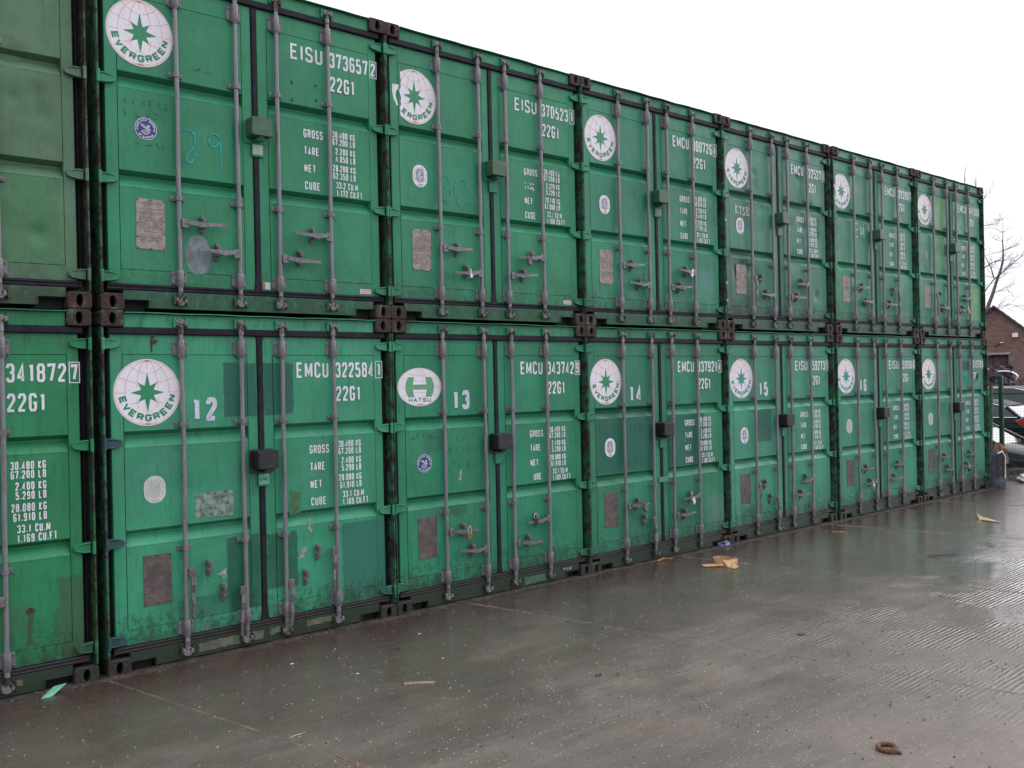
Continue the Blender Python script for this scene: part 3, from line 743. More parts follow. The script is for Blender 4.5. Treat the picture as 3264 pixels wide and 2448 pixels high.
def container(cx, base, spec):
    """one shipping container with every part of its door end"""
    row = 0 if base < 1 else 1
    root = empty('shipping_container', (cx, spec.get('dy', 0), base), spec['label'], 'container', 'green shipping containers stacked two high')
    nm = spec['key']
    P = paint('green paint '+nm, spec['col'], cx, base, spec.get('rust', .35), spec.get('grime', .5), spec.get('patches', ()), spec.get('hazy', .3), spec.get('streak', .5), spec.get('dent', .16))
    POST = rusty('post paint '+nm, tuple(v*.44+.006 for v in spec['col']), (.036, .023, .018), spec.get('postrust', .62))
    CAST = rusty('casting '+nm, (spec['col'][0]+.02, spec['col'][1]*.42, spec['col'][2]*.5), (.050, .030, .027), .86)
    H = spec.get('steel', GALV)
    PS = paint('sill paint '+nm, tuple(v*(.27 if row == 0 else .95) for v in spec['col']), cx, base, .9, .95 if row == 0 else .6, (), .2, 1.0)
    ob('body', M_BODY, P, root, share=True)
    for s in (-1, 1):
        for z in (.059, HT-.059):
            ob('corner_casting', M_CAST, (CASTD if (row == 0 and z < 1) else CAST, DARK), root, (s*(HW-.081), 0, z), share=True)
            ob('corner_casting', M_CAST, (CAST, DARK), root, (s*(HW-.081), 6.058, z), (0, 0, PI), share=True)
        ob('corner_post', M_POST[s], POST, root, share=True)
    hd = ob('header', M_HEAD[spec['n'] % 3], P, root, share=True)
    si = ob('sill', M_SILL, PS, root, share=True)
    for q in (-1, 1): ob('fork_pocket', M_POCK[q], DARK, si, share=True)  # notch walls coloured near-black as painted shade
    for x in BARS:
        ob('cam_keeper', M_KT, P, hd, (x, 0, 0), share=True); ob('cam_keeper', M_KB, PS, si, (x, 0, 0), share=True)
    for me, kk in M_SEALS: ob('seal', me, (SEAL, SEAL2, SEAL if row else SEALD)[kk], root, share=True)
    dv = 3 if nm in 'ae' else (ord(nm)*5+spec['n']) % 3
    LT = letter_mat('white lettering '+nm, tuple(v*.9 for v in spec['col']), spec.get('wear', .3)*.6)
    for s in (-1, 1):
        d = ob('door', M_DOOR[(s, dv)][0], P, root, share=True)
        ob('panel', M_DOOR[(s, dv)][1], P, d, share=True)
        for k, hz in enumerate(HZ):
            blue = (s < 0 and spec.get('bluehinge') and k > 0)
            h = ob('hinge', M_HINGE[s], BLUEH if blue else P, d, (0, 0, hz), share=True)
            if blue: h['label'] = 'dark teal repainted hinge'
        if s > 0:
            if spec.get('noserial'): continue
            pre, num, chk = spec['serial']
            if pre: mb = MB(); text(mb, pre, .322, .616, 2.092, .126, .0175); ob('owner_code', mb, LT, d)
            mb = MB(); text(mb, num, .682, 1.058, 2.090, .126, .0175, gap=.30); ob('serial_number', mb, LT, d)
            x0, x1, z0, z1 = 1.076, 1.148, 2.083, 2.224; mb = MB()
            mb.ribbon([(x0+.003, z0), (x1-.003, z0), (x1-.003, z1), (x0+.003, z1), (x0+.003, z0)], .006, .0490, 0, closed=False)
            text(mb, chk, 1.090, 1.134, 2.098, .112, .0175); ob('check_digit', mb, LT, d)
            mb = MB(); text(mb, '22G1', .684, .922, 1.893, .123, .0175, gap=.30); ob('type_code', mb, LT, d)
            w = spec['weights']
            for wd, a, b, z, h_ in WM_L:
                mb = MB()
                if spec.get('ube') and wd == 'CUBE': text(mb, 'UBE', .467, .57, z, h_, .0100)
                else: text(mb, wd, a, b, z, h_, .0100)
                ob('weight_caption', mb, LT, d)
            zz = (1.507, 1.446, 1.369, 1.306, 1.226, 1.162, 1.084, 1.020)
            units = ('KG', 'LB')*3+('CU.M', 'CU.FT')
            for i, (v_, u_) in enumerate(zip(w, units)):
                s_ = v_+' '+u_; n = sum(WID.get(c, 1.0) for c in s_)+.34*(len(s_)-1)
                pw = .0206; e = .915 if i < 6 else (.935 if i == 6 else .978); mb = MB()
                text(mb, s_, e-n*pw, e, zz[i], .054, .0080); ob('weight_figure', mb, LT, d)
        else:
            em = spec.get('emblem', 'star'); ex, ez = spec.get('epos', (-.886, 2.001))
            if em == 'star' or em == 'torn' or em == 'teal':
                ob('emblem', emblem_star(ex, ez, .243, em == 'torn'), [WHITEP, ORANGE, LOGOT if em == 'teal' else LOGOG], d)
            elif em == 'H': ob('emblem', emblem_h(-.895, 1.993), [WHITEP, ORANGE, LOGOP, LOGOG], d)
            sv = spec.get('survey')
            if sv == 'round': ob('survey_sticker', survey_round(-.862, spec.get('sz', 1.322)), [WHITEP, BLUEP, PALEP], d)
            elif sv == 'oval': ob('survey_sticker', survey_oval(-.842, spec.get('sz', 1.298)), [WHITEP, GREYP], d)
            elif sv == 'pale': ob('survey_sticker', survey_oval(-.848, spec.get('sz', 1.292)), [WHITED, PALEP], d)
            elif sv == 'scar':
                m = MB(); disc(m, ell(-.85, 1.295, .055, .075, 20), .0503); ob('sticker_scar', m, GREYP, d)
            ob('data_plate', M_DPLATE[spec['n'] % 3], [PLATE if row else PLATE_D, RIVET, INK if row else INK_D], d, share=True)
            if spec.get('number'):
                mb = MB(); nx0 = spec.get('nx', -.535)
                text(mb, spec['number'], nx0, nx0+.195, 1.776, .178, .036, y=.0475, gap=.50)
                ob('unit_number', mb, NUMW, d)
            for chk_ in spec.get('chalk', ()):
                mb = MB()
                for q, st in enumerate(chk_[1]): wob_line(mb, st, chk_[2], .0495-.0002*q, 0, q)
                ob('chalk_mark', mb, chk_[0], d)
    vr = random.Random(spec['n']*7+ord(nm)); root.rotation_euler = (0, math.radians(vr.uniform(-.07, .07)), math.radians(vr.uniform(-.12, .12)))
    for k, x in enumerate(BARS):
        b = ob('locking_bar', M_BAR[vr.randrange(4)], H, root, (x+vr.uniform(-.004, .004), 0, vr.uniform(-.006, .006)), (vr.uniform(-.0015, .0015), vr.uniform(-.003, .003), vr.uniform(-.05, .05)), share=True)
        for me, nme in ((M_BT, 'bracket'), (M_BB, 'bracket'), (M_G1, 'guide'), (M_G2, 'guide')): ob(nme, me, GALV_MID, b, share=True)
        ob('cam', M_CT, CAMM, b, share=True); ob('cam', M_CB, CAMM, b, share=True)
        hs_ = spec['handles'][k]
        ob('handle', M_HAND[(HDIR[k], hs_)], GALV_MID if row else GALV_OLD, b, (0, 0, HANDZ[k]), (0, vr.uniform(-.07, .07), vr.uniform(-.04, .04)), share=True)
        ob('handle_catch', M_CATCH, GALV_OLD, root, (CATCHES[k][0]+vr.uniform(-.006, .006), 0, CATCHES[k][1]+vr.uniform(-.006, .006)), (0, vr.uniform(-.06, .06), 0), share=True)
    if spec.get('nobox') is None:
        lb = ob('lock_box', M_LBOX, LOCKG if row else LOCKB, root, share=True)
        ob('backing_plate', M_LBACK, P if row else LOCKB, lb, share=True)
        ob('tag_plate', M_TAG, P, root, share=True)
        st = spec.get('tag')
        if st:
            m = MB(); m.prism([(-.034+st[0], 1.262), (.05+st[0], 1.262), (.05+st[0], 1.338), (-.034+st[0], 1.338)], .0285, .030)
            ob('sticker', m, st[1], root)
    if spec.get('maker'):
        m = MB(); disc(m, [(.935, .212), (1.045, .212), (1.045, .250), (.935, .250)], .0485, 0); disc(m, [(.941, .217), (1.039, .217), (1.039, .245), (.941, .245)], .0482, 1)
        text(m, 'SINGAMAS', .944, 1.036, .221, .020, .0035, y=.0478, mi=0); ob('maker_sticker', m, [WHITEP, REDP], root)
    for fn in spec.get('extra', ()): fn(root, spec, P)
    return root

# ------------------------------------------------------------------ extras on single containers
def scar(poly, mat, name='paint_scar', y=.0505):
    def fn(root, spec, P):
        m = MB(); rnd = random.Random(len(poly)); pts = []
        n = len(poly)
        for i in range(n):
            a = Vector(poly[i]); b = Vector(poly[(i+1) % n]); L = (b-a).length; kk = max(1, int(L/.022))
            for k in range(kk):
                q = a.lerp(b, k/kk); pts.append((q.x+rnd.uniform(-.005, .005), q.y+rnd.uniform(-.005, .005)))
        cx = sum(p[0] for p in pts)/len(pts); cz = sum(p[1] for p in pts)/len(pts)
        m.add([(cx, y, cz)]+[(p[0], y, p[1]) for p in pts], [(0, i+1, (i+1) % len(pts)+1) for i in range(len(pts))])
        ob(name, m, mat, root)
    return fn
GREYPAINT = simple('grey primer paint', (.17, .22, .24), .5, 0, .3, 16)
PEEL = simple('bare peeled paint', (.30, .36, .30), .7, 0, .4, 40)
RUSTM = simple('rust stain', (.07, .035, .015), .8, 0, .4, 30)
FOIL = simple('torn silver sticker', (.22, .33, .28), .5, .1, .5, 30)
def writing(s, x0, x1, z, h, t, mat, y=.0478, name='marking'):
    def fn(root, spec, P):
        m = MB(); text(m, s, x0, x1, z, h, t, y); ob(name, m, mat, root)
    return fn
def pane(x0, x1, z0, z1, mat, y=.0485, name='sticker'):
    def fn(root, spec, P):
        m = MB(); m.prism([(x0, z0), (x1, z0), (x1, z1), (x0, z1)], y, y+.0012); ob(name, m, mat, root)
    return fn
def patch_on_sill(x0, x1, z0, z1, mat): 
    return scar([(x0, z0), (x1, z0+.003), (x1, z1), (x0, z1-.004)], mat, 'paint_scar', .0285)
SILLP = simple('bare pale sill paint', (.12, .13, .09), .7, 0, .35, 20)
def ell_poly(cx, cz, a, b, n=22): return [(cx+a*math.cos(2*PI*i/n), cz+b*math.sin(2*PI*i/n)) for i in range(n)]

def W_(g1, g2, t1, t2, n1, n2, c1, c2): return (g1, g2, t1, t2, n1, n2, c1, c2)
STD = W_('30.480', '67.200', '2.400', '5.290', '28.080', '61.910', '33.1', '1.169')
CX = (-1.240, 1.260, 3.706, 6.125, 8.570, 11.080, 13.580)
TEALP = (.012, .078, .062)
digit2 = [(-.58, 1.365), (-.54, 1.375), (-.50, 1.345), (-.495, 1.29), (-.525, 1.22), (-.555, 1.18), (-.56, 1.14), (-.53, 1.13), (-.50, 1.17), (-.49, 1.21)]
digit9 = [[(-.30, 1.36), (-.34, 1.375), (-.375, 1.35), (-.38, 1.30), (-.35, 1.275), (-.31, 1.30), (-.295, 1.35), (-.290, 1.25), (-.285, 1.12)]]
digit3 = [(-.60, 1.335), (-.55, 1.34), (-.515, 1.31), (-.50, 1.27), (-.525, 1.235), (-.555, 1.225), (-.515, 1.215), (-.495, 1.18), (-.505, 1.13), (-.54, 1.10), (-.575, 1.12)]
zero = [(-.37+.078*math.cos(a), 1.215+.115*math.sin(a)) for a in [PI/2+2*PI*i/10 for i in range(11)]]

CHALKF = simple('faint chalk', (.055, .185, .125), .8, 0, .3, 30)
def scrib(x0, x1, z, n, h, seed):
    r = random.Random(seed); out = []
    for i in range(n):
        x = x0+(x1-x0)*i/n; w = (x1-x0)/n*.7; out.append([(x+w*r.random(), z+h*r.uniform(-.5, .5)) for _ in range(r.choice((3, 4, 5)))])
    return out
def bolts(pts):
    def fn(root, spec, P):
        for x, z in pts:
            m = MB(); m.prism(ell(x, z, .011, .012, 8), .0475, .053, c=.002); ob('bolt_hole', m, RUSTM, root)
    return fn
def tapes(pts):
    def fn(root, spec, P):
        for x, z in pts:
            m = MB(); m.box(x-.011, x+.012, -.004, .004, z-.014, z+.014); ob('tape', m, TAPEM, root)
    return fn
TAPEM = simple('cream tape', (.50, .42, .24), .7)
UP = [
 dict(key='a', n=0, label='dull olive green container cut by the left picture edge, upper row, dented door', col=(.092, .180, .098), serial=('EISU', '370112', '4'), weights=STD, handles=(1, 1, 1, 1), rust=.2, grime=.2, hazy=.5, steel=GALV,
      noserial=True, dent=.55, patches=((.2, 1.03, .3, .9, (.04, .165, .06), .6, .25),)),
 dict(key='b', n=1, label='upper container with chalked 29, white globe emblem, navy round sticker and grey primer blotch', col=(.030, .235, .112), serial=('EISU', '373657', '2'), weights=W_('30.480', '67.200', '2.200', '4.850', '28.280', '62.350', '33.2', '1.172'),
      handles=(1, 1, 1, 1), survey='round', sz=1.330, epos=(-.890, 2.020), maker=True, rust=.15, grime=.25, tag=(0, PALEP), wear=.1,
      chalk=((CHALKT, [digit2]+digit9, .014), (CHALKF, scrib(-1.02, -.66, 1.52, 6, .06, 4)+scrib(-1.02, -.74, 1.44, 4, .07, 8)+scrib(-.98, -.70, 1.22, 3, .04, 3)+scrib(-.5, -.3, 1.84, 2, .03, 5), .006)),
      extra=(bolts(((.33, 1.90), (.55, 1.91), (.33, 1.755), (.55, 1.79))), scar(ell_poly(-.487, .435, .105, .152), GREYPAINT, 'primer_blotch'), pane(.055, .100, .205, .262, WHITED),
             scar([(.03, .2), (.045, .2), (.05, .27), (.04, .27)], simple('amber stain', (.35, .16, .05), .7), 'stain', .0483))),
 dict(key='c', n=2, label='upper container with chalked 30 and torn white globe emblem, third column', col=(.028, .228, .110), serial=('EISU', '370523', '1'), weights=W_('30.480', '67.200', '2.370', '5.220', '28.110', '61.980', '33.1', '1.169'),
      handles=(1, 1, 1, 1), survey='oval', emblem='torn', maker=True, rust=.3, grime=.35, wear=.75,
      patches=((-1.06, -.11, 1.12, 1.60, (.022, .215, .115), .8, .02), (.11, .62, 1.02, 1.60, (.022, .205, .115), .5, .02)), chalk=((CHALKB, [digit3, zero], .013),), dy=.004),
 dict(key='d', n=0, label='upper container with rust runs below its top rail and serial ending 726, fourth column', col=(.026, .215, .115), serial=('EMCU', '300726', '4'), weights=W_('24.000', '52.910', '2.330', '5.140', '21.670', '47.770', '33.1', '1.169'),
      handles=(1, 1, 1, 1), survey='oval', rust=.75, grime=.45, tag=(.02, GREYP), wear=.35, patches=((.7, 1.05, .38, .68, (.06, .20, .19), .5, .10),), dy=-.003),
 dict(key='e', n=1, label='grimy upper container with KTSB chalked above its oval sticker, fifth column', col=(.050, .205, .125), serial=('EMCU', '322527', '1'), weights=STD, handles=(0, 1, 1, 1), survey='oval', rust=.5, grime=.75, hazy=.6, wear=.35, extra=(tapes(((-1.207, .36), (-1.207, .57), (-1.209, 1.33), (-1.209, 1.66))),),
      patches=((-1.15, -.6, .2, 1.0, (.045, .085, .075), .6, .5), (-1.15, -.6, 1.3, 1.6, (.05, .13, .10), .3, .3)), tag=(.02, GREYP),
      chalk=((CHALKW, [[(-.93, 1.55), (-.93, 1.44)], [(-.88, 1.55), (-.925, 1.495), (-.88, 1.44)], [(-.865, 1.53), (-.80, 1.54)], [(-.832, 1.535), (-.83, 1.44)], [(-.735, 1.53), (-.775, 1.52), (-.755, 1.48), (-.735, 1.45), (-.775, 1.44)], [(-.70, 1.44), (-.70, 1.54), (-.655, 1.52), (-.69, 1.49), (-.65, 1.45), (-.70, 1.44)]], .015),), dy=.005),
 dict(key='f', n=2, label='upper container with chalk letters EM and serial ending 390, second from the far end', col=(.036, .212, .118), serial=('EMCU', '329390', '7'), weights=STD, handles=(1, 1, 1, 0), emblem='torn', epos=(-.93, 2.0), survey=None, rust=.35, grime=.5, hazy=.4, wear=.35,
      chalk=((CHALKW, [[(-.50, 1.58), (-.57, 1.57), (-.57, 1.40), (-.49, 1.41)], [(-.57, 1.49), (-.50, 1.50)], [(-.42, 1.40), (-.41, 1.54), (-.37, 1.44), (-.33, 1.54), (-.32, 1.40)]], .015),), patches=((-.5, -.2, 1.1, 1.5, (.03, .16, .10), .4, .3),), dy=-.004),
 dict(key='g', n=0, label='last upper container at far end with yellowish repaint patches and dark sticker scar', col=(.034, .208, .118), serial=('EMCU', '414130', '0'), weights=STD, handles=(0, 1, 1, 1), survey='scar', rust=.3, grime=.4, hazy=.45, wear=.5,
      patches=((-.6, -.17, 1.72, 2.25, (.085, .24, .10), .8, .06), (-.6, -.17, 1.1, 1.6, (.10, .26, .12), .6, .1), (.72, 1.06, .3, .86, (.10, .27, .11), .85, .05)), dy=.003),
]
LOW = [
 dict(key='h', n=1, label='container cut by the left picture edge, lower row, serial ending 872', col=(.022, .215, .085), serial=('EMCU', '341872', '7'), weights=STD, handles=(1, 1, 1, 1), rust=.35, grime=.6, number=None,
      patches=((.62, .80, .42, .62, (.04, .13, .07), .6, .12), (.97, 1.15, .2, .75, (.05, .06, .04), .55, .15)), extra=(scar(ell_poly(.80, .55, .030, .026), RUSTM, 'rust_stain'), scar([(.765, .25), (.80, .25), (.815, .52), (.785, .52)], simple('brown run', (.03, .09, .04), .8), 'rust_run', .0512), patch_on_sill(.62, .74, .075, .115, simple('tan smear', (.14, .12, .05), .8)))),
 dict(key='i', n=0, label='mint green container numbered 12 with dark repaint patches and teal hinges', col=(.045, .285, .150), serial=('EMCU', '322584', '1'), weights=STD, handles=(0, 0, 0, 0), survey='pale', bluehinge=True, number='12', nx=-.555, rust=.35, grime=.6, hazy=.45, wear=.15,
      patches=((-.30, -.03, 1.80, 2.215, TEALP, .85, .04), (.03, .29, 1.80, 2.215, TEALP, .85, .05), (-.30, -.03, .30, .87, (.010, .082, .050), .9, .05), (.03, .30, .42, .86, (.010, .082, .050), .85, .06), (-.70, -.28, .30, .46, (.022, .15, .095), .8, .05), (.72, 1.15, .20, .87, (.022, .125, .095), .85, .07), (-.60, -.48, 1.28, 1.40, (.03, .19, .12), .6, .03), (-.13, -.03, 1.18, 1.55, (.02, .16, .10), .7, .04)),
      tag=(0, simple('mint sticker', (.12, .42, .26), .5)),
      extra=(scar([(-.545, 1.05), (-.25, 1.04), (-.24, 1.24), (-.545, 1.23)], FOIL, 'torn_sticker'), writing('EMC', -.028, .042, 1.285, .03, .006, BLUEP, .0280, 'sticker_print'),
             patch_on_sill(-.55, -.02, .05, .118, SILLP), patch_on_sill(.03, .20, .07, .125, SILLP), patch_on_sill(.36, .62, .075, .125, SILLP),
             scar([(-.39, .60), (-.33, .57), (-.27, .59), (-.25, .64), (-.32, .645)], PEEL), scar([(.30, .62), (.36, .64), (.38, .72), (.33, .70)], PEEL),
             scar([(.395, .86), (.41, .95), (.425, .86), (.445, .83), (.41, .835)], PEEL), scar([(.23, .99), (.33, 1.0), (.34, 1.16), (.24, 1.19)], simple('khaki blotch', (.05, .15, .06), .7), 'paint_scar'),
             scar([(-.86, 2.355), (-.85, 2.41), (-.83, 2.42), (-.835, 2.38), (-.80, 2.385), (-.815, 2.36), (-.845, 2.35), (-.845, 2.29), (-.855, 2.29)], RUSTM, 'rust_stain', .0485))),
 dict(key='j', n=2, label='container numbered 13 with oval H emblem and navy round sticker, lower row', col=(.026, .225, .112), serial=('EMCU', '343742', '9'), weights=STD, handles=(1, 1, 1, 1), emblem='H', survey='round', sz=1.306, number='13', nx=-.525, ube=True, chalk=((CHALKF, scrib(-.58, -.18, 1.52, 6, .10, 14)+scrib(-.58, -.2, 1.40, 5, .08, 18)+scrib(-.56, -.22, 1.26, 4, .09, 13)+scrib(-1.0, -.7, 1.55, 5, .05, 23), .006),), rust=.35, grime=.65, wear=.3,
      patches=((-.60, -.16, 1.02, 1.58, (.022, .175, .09), .65, .3), (-.86, -.62, 1.40, 1.59, (.04, .10, .075), .5, .12), (-.60, -.38, .80, .90, (.018, .10, .055), .8, .12), (-.98, -.60, .78, .89, (.03, .16, .12), .7, .06)), tag=None, dy=.004,
      extra=(scar([(-.475, 1.13), (-.45, 1.12), (-.43, 1.20), (-.44, 1.235), (-.485, 1.235), (-.49, 1.21), (-.465, 1.19)], PEEL), patch_on_sill(.30, .62, .035, .110, BLUEH if False else simple('bare green sill', (.05, .14, .09), .7)), writing('P.LIC', .83, .94, .098, .026, .005, WHITED, .0265, 'sill_marking'))),
 dict(key='k', n=1, label='container numbered 14 with darker blue-green middle panels, lower row', col=(.030, .215, .112), serial=('EMCU', '337921', '4'), weights=STD, handles=(1, 0, 1, 1), survey='oval', number='14', nx=-.515, chalk=((CHALKF, scrib(-1.0, -.66, 1.50, 6, .09, 34)+scrib(-.5, -.3, 1.5, 3, .08, 38)+scrib(-.46, -.3, 1.14, 3, .1, 33), .007),), rust=.4, grime=.55, wear=.3,
      patches=((-1.06, -.11, 1.02, 1.73, (.010, .105, .072), .95, .01), (.11, .80, 1.02, 1.60, (.010, .108, .072), .95, .02), (-.5, -.2, 2.02, 2.2, (.02, .16, .10), .6, .05), (.82, 1.15, .25, .62, (.08, .17, .15), .7, .08)), dy=-.004,
      extra=(pane(-.06, .10, .86, .92, simple('old tape', (.07, .27, .16), .6), .0395, 'tape'),)),
 dict(key='l', n=0, label='container numbered 15 with a dark square repaint beside its oval sticker, lower row', col=(.048, .255, .150), serial=('EISU', '359273', '1'), weights=STD, handles=(0, 0, 1, 1), emblem='teal', survey='oval', number='15', nx=-.515, rust=.35, grime=.6, hazy=.45, wear=.3,
      patches=((-.60, -.25, 1.20, 1.60, TEALP, .9, .04), (-1.0, -.5, .92, 1.02, (.06, .17, .15), .5, .08), (-.95, -.55, .20, .42, (.02, .13, .06), .7, .15)), dy=.005),
 dict(key='m', n=2, label='container numbered 16, mid green, second from the far end, lower row', col=(.042, .240, .140), serial=('EISU', '359006', '6'), weights=STD, handles=(1, 1, 1, 1), emblem='teal', epos=(-.91, 2.0), survey='pale', number='16', nx=-.545, rust=.3, grime=.6, hazy=.45, wear=.35, dy=-.002),
 dict(key='n', n=1, label='last lower container at the far end, prefix painted out and teal 17 between its bars', col=(.050, .240, .145), serial=(None, '361579', '0'), weights=STD, handles=(1, 1, 1, 1), survey='pale', rust=.35, grime=.7, hazy=.5, wear=.4,
      patches=((.33, .60, 2.05, 2.20, (.015, .04, .045), .95, .03), (-.5, -.25, 1.78, 2.05, (.04, .17, .09), .8, .03), (-.52, -.3, 1.3, 1.55, (.03, .15, .10), .7, .1)), extra=(writing('17', .34, .52, 1.84, .17, .030, CHALKT, name='unit_number'), scar([(.78, 1.84), (.79, 1.84), (.90, 2.0), (.94, 1.99), (.93, 1.88), (.92, 1.88), (.92, 1.98), (.89, 1.99)], RUSTM, 'rust_stain', .0470)), dy=.003),
]
for i, (cx, sp) in enumerate(zip(CX, LOW)): container(cx, 0.0, sp)
for i, (cx, sp) in enumerate(zip(CX, UP)): container(cx+(.010, .008, 0, -.004, 0, -.02, -.035)[i], HT+.001, sp)

# ------------------------------------------------------------------ padlocks
def padlock(x, y, z, rot, mat, label, w=.045, h=.04, tilt=0):
    r = empty('padlock', (x, y, z), label, 'padlock', 'padlocks on the container handles', (0, tilt, rot))
    m = MB(); m.prism(rrect(-w/2, w/2, -h, 0, .008, 3), -.012, .012, c=.003); ob('lock_body', m, mat, r)
    m = MB(); q = w*.32; m.tube([(-q, 0, -.002), (-q, 0, h*.6), (-q*.6, 0, h*.95), (0, 0, h*1.1), (q*.6, 0, h*.95), (q, 0, h*.6), (q, 0, -.002)], .0042, 6); ob('shackle', m, CHROME if mat != STEELD else STEELD, r)
U = HT+.001
padlock(CX[2]-.345, -.030, U+.440, .2, CHROME, 'small bright padlock on the lower left handle of the container chalked 30', .026, .040)
padlock(CX[2]+.395, -.035, U+.625, .1, STEELD, 'dull grey padlock on the upper right handle of the container chalked 30', .050, .055)
padlock(CX[3]-.300, -.012, U+.560, .5, STEELD, 'black padlock hanging below the upper left handle of the rust-streaked container', .045, .045)
padlock(CX[3]+.520, -.035, U+.640, .3, CHROME, 'bright padlock on the upper right handle of the rust-streaked container', .034, .055, .6)
padlock(CX[3]+.360, -.035, U+.470, 0, STEELD, 'stubby dark padlock on the lower right handle of the rust-streaked container', .055, .04, .3)
padlock(CX[4]+.500, -.030, U+.640, 0, STEELD, 'dark padlock on the right door of the container chalked KTSB', .06, .05)
padlock(CX[6]+.420, -.035, U+.455, 0, BRASS, 'pale brass padlock on the last upper container', .07, .05)
padlock(CX[2]-.440, -.045, .640, -.15, BRASS, 'brass padlock on the upper left handle of container 13', .052, .058, .12)
padlock(CX[2]+.400, -.035, .680, 0, LOCKB, 'round black padlock on the right door of container 13', .055, .045)
padlock(CX[3]-.415, -.045, .635, .2, STEELD, 'tilted dull brass padlock on the left door of container 14', .060, .060, -.7)
padlock(CX[3]+.430, -.045, .640, .2, CHROME, 'silver cylinder padlock on the right door of container 14', .055, .070, -.45)
padlock(CX[5]-.360, -.035, .440, 0, CHROME, 'bright padlock on the lower left handle of container 16', .040, .045)
padlock(CX[6]+.330, -.035, .425, 0, LOCKB, 'black padlock on the last lower container', .075, .05)

# ------------------------------------------------------------------ ground
def concrete():
    k = NB('wet broomed concrete'); p = k.xyz()
    v = k.pos()
    big = k.noise(.45, 5, .62); mid = k.noise(2.6, 6, .65); fine = k.noise(60, 4, .7); grit = k.noise(210, 2, .7)
    c = k.mix(k.ramp(big, .35, .65), (.080, .067, .056), (.136, .112, .094))
    c = k.mix(k.ramp(mid, .35, .7, 0, .55), c, (.112, .088, .072))
    c = k.mix(k.ramp(fine, .3, .7, .30, 0), c, (.055, .052, .048))
    sweep = k.noise(1.0, 5, .7, k.vmap((.9, 9, 1), (0, 0, math.radians(-9))))
    c = k.mix(k.ramp(sweep, .35, .7, 0, .35), c, (.165, .150, .135))
    vs = k.n('ShaderNodeTexVoronoi'); vs.inputs['Scale'].default_value = 48; k.link(v, vs.inputs['Vector'])
    spk = k.math('MULTIPLY', k.ramp(vs.outputs['Distance'], .12, .26, 1, 0), k.ramp(k.xyz(vs.outputs['Color'])[0], .74, .78))
    c = k.mix(k.math('MULTIPLY', spk, .7), c, (.48, .43, .35))
    spd = k.math('MULTIPLY', k.ramp(vs.outputs['Distance'], .10, .22, 1, 0), k.ramp(k.xyz(vs.outputs['Color'])[1], .80, .84))
    c = k.mix(k.math('MULTIPLY', spd, .7), c, (.03, .027, .025))
    sandy = k.ramp(k.noise(.9, 5, .7, k.vmap((1, 1, 1), loc=(4, 2, 0))), .55, .75)
    c = k.mix(k.math('MULTIPLY', sandy, .35), c, (.20, .155, .105))
    blot = k.ramp(k.noise(1.7, 6, .72, k.vmap((1, 1.6, 1), (0, 0, .5), (7, 7, 0))), .50, .62)
    c = k.mix(k.math('MULTIPLY', blot, .38), c, (.070, .062, .056))
    dry = k.ramp(k.noise(.8, 6, .7, k.vmap((1, 1.4, 1), loc=(11, 1, 0))), .54, .66)
    c = k.mix(k.math('MULTIPLY', dry, .35), c, (.175, .150, .130))
    # wetness: strongest beside the containers
    near = k.ramp(p[1], -3.6, -.3)
    wn = k.noise(.75, 5, .62, k.vmap((1, 1.5, 1), loc=(1.7, .4, 0)))
    farw = k.math('MULTIPLY', k.math('MULTIPLY', k.ramp(k.math('SUBTRACT', p[0], k.math('MULTIPLY', p[1], .4)), 5.5, 9.5), k.ramp(p[1], -3.2, -.9, 1, .25)), .30)
    wet = k.ramp(k.math('ADD', k.math('ADD', k.math('MULTIPLY', near, .37), farw), wn), .48, .86)
    c = k.mix(k.math('MULTIPLY', wet, .50), c, (.046, .031, .025))
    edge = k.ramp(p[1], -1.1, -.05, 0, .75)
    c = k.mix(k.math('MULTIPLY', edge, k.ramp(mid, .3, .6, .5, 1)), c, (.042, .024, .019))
    rgh = k.ramp(wet, 0, 1, .46, .27, False)
    rgh = k.math('ADD', rgh, k.ramp(fine, .3, .7, -.04, .06))
    # broom ridges across the bays, strongest away from the containers
    wv = k.n('ShaderNodeTexWave'); wv.wave_type = 'BANDS'; wv.bands_direction = 'Y'; wv.inputs['Scale'].default_value = 8.5
    wv.inputs['Distortion'].default_value = 5.0; wv.inputs['Detail'].default_value = 4; wv.inputs['Detail Scale'].default_value = 1.1; wv.inputs['Detail Roughness'].default_value = .65
    k.link(k.vmap((.16, 1, 1), (0, 0, math.radians(-9.5))), wv.inputs['Vector'])
    far = k.math('MULTIPLY', k.ramp(k.math('SUBTRACT', k.math('MULTIPLY', p[1], -1), k.math('MULTIPLY', p[0], .0)), 1.6, 3.4), k.ramp(p[0], 3.2, 4.6))
    rid = k.math('MULTIPLY', far, k.ramp(k.noise(1.3, 5, .7, k.vmap((1, 1, 1), loc=(9, 3, 0))), .46, .60))
    ridh = k.math('MULTIPLY', k.math('POWER', wv.outputs['Fac'], 2.0), rid)
    n0 = k.bump(k.noise(1.3, 5, .6), .40, .02)
    n1 = k.bump(ridh, .75, .012, n0)
    n2 = k.bump(k.math('ADD', k.math('ADD', fine, k.math('MULTIPLY', grit, .6)), k.math('MULTIPLY', sweep, 1.2)), .35, .005, n1)
    k.b.inputs['Coat Weight'].default_value = 0
    k.link(k.math('ADD', k.ramp(wet, .6, 1, 0, .30), k.math('MULTIPLY', k.math('MULTIPLY', wet, farw), 2.4), True), k.b.inputs['Coat Weight']); k.b.inputs['Coat Roughness'].default_value = .12
    k.link(n1, k.b.inputs['Coat Normal'])
    return k.out(c, rgh, 0, n2, .5)
CONC = concrete()
GND = simple('dark wet earth', (.045, .040, .034), .7, 0, .5, 2.0, .5)
m = MB(); R_ = 900
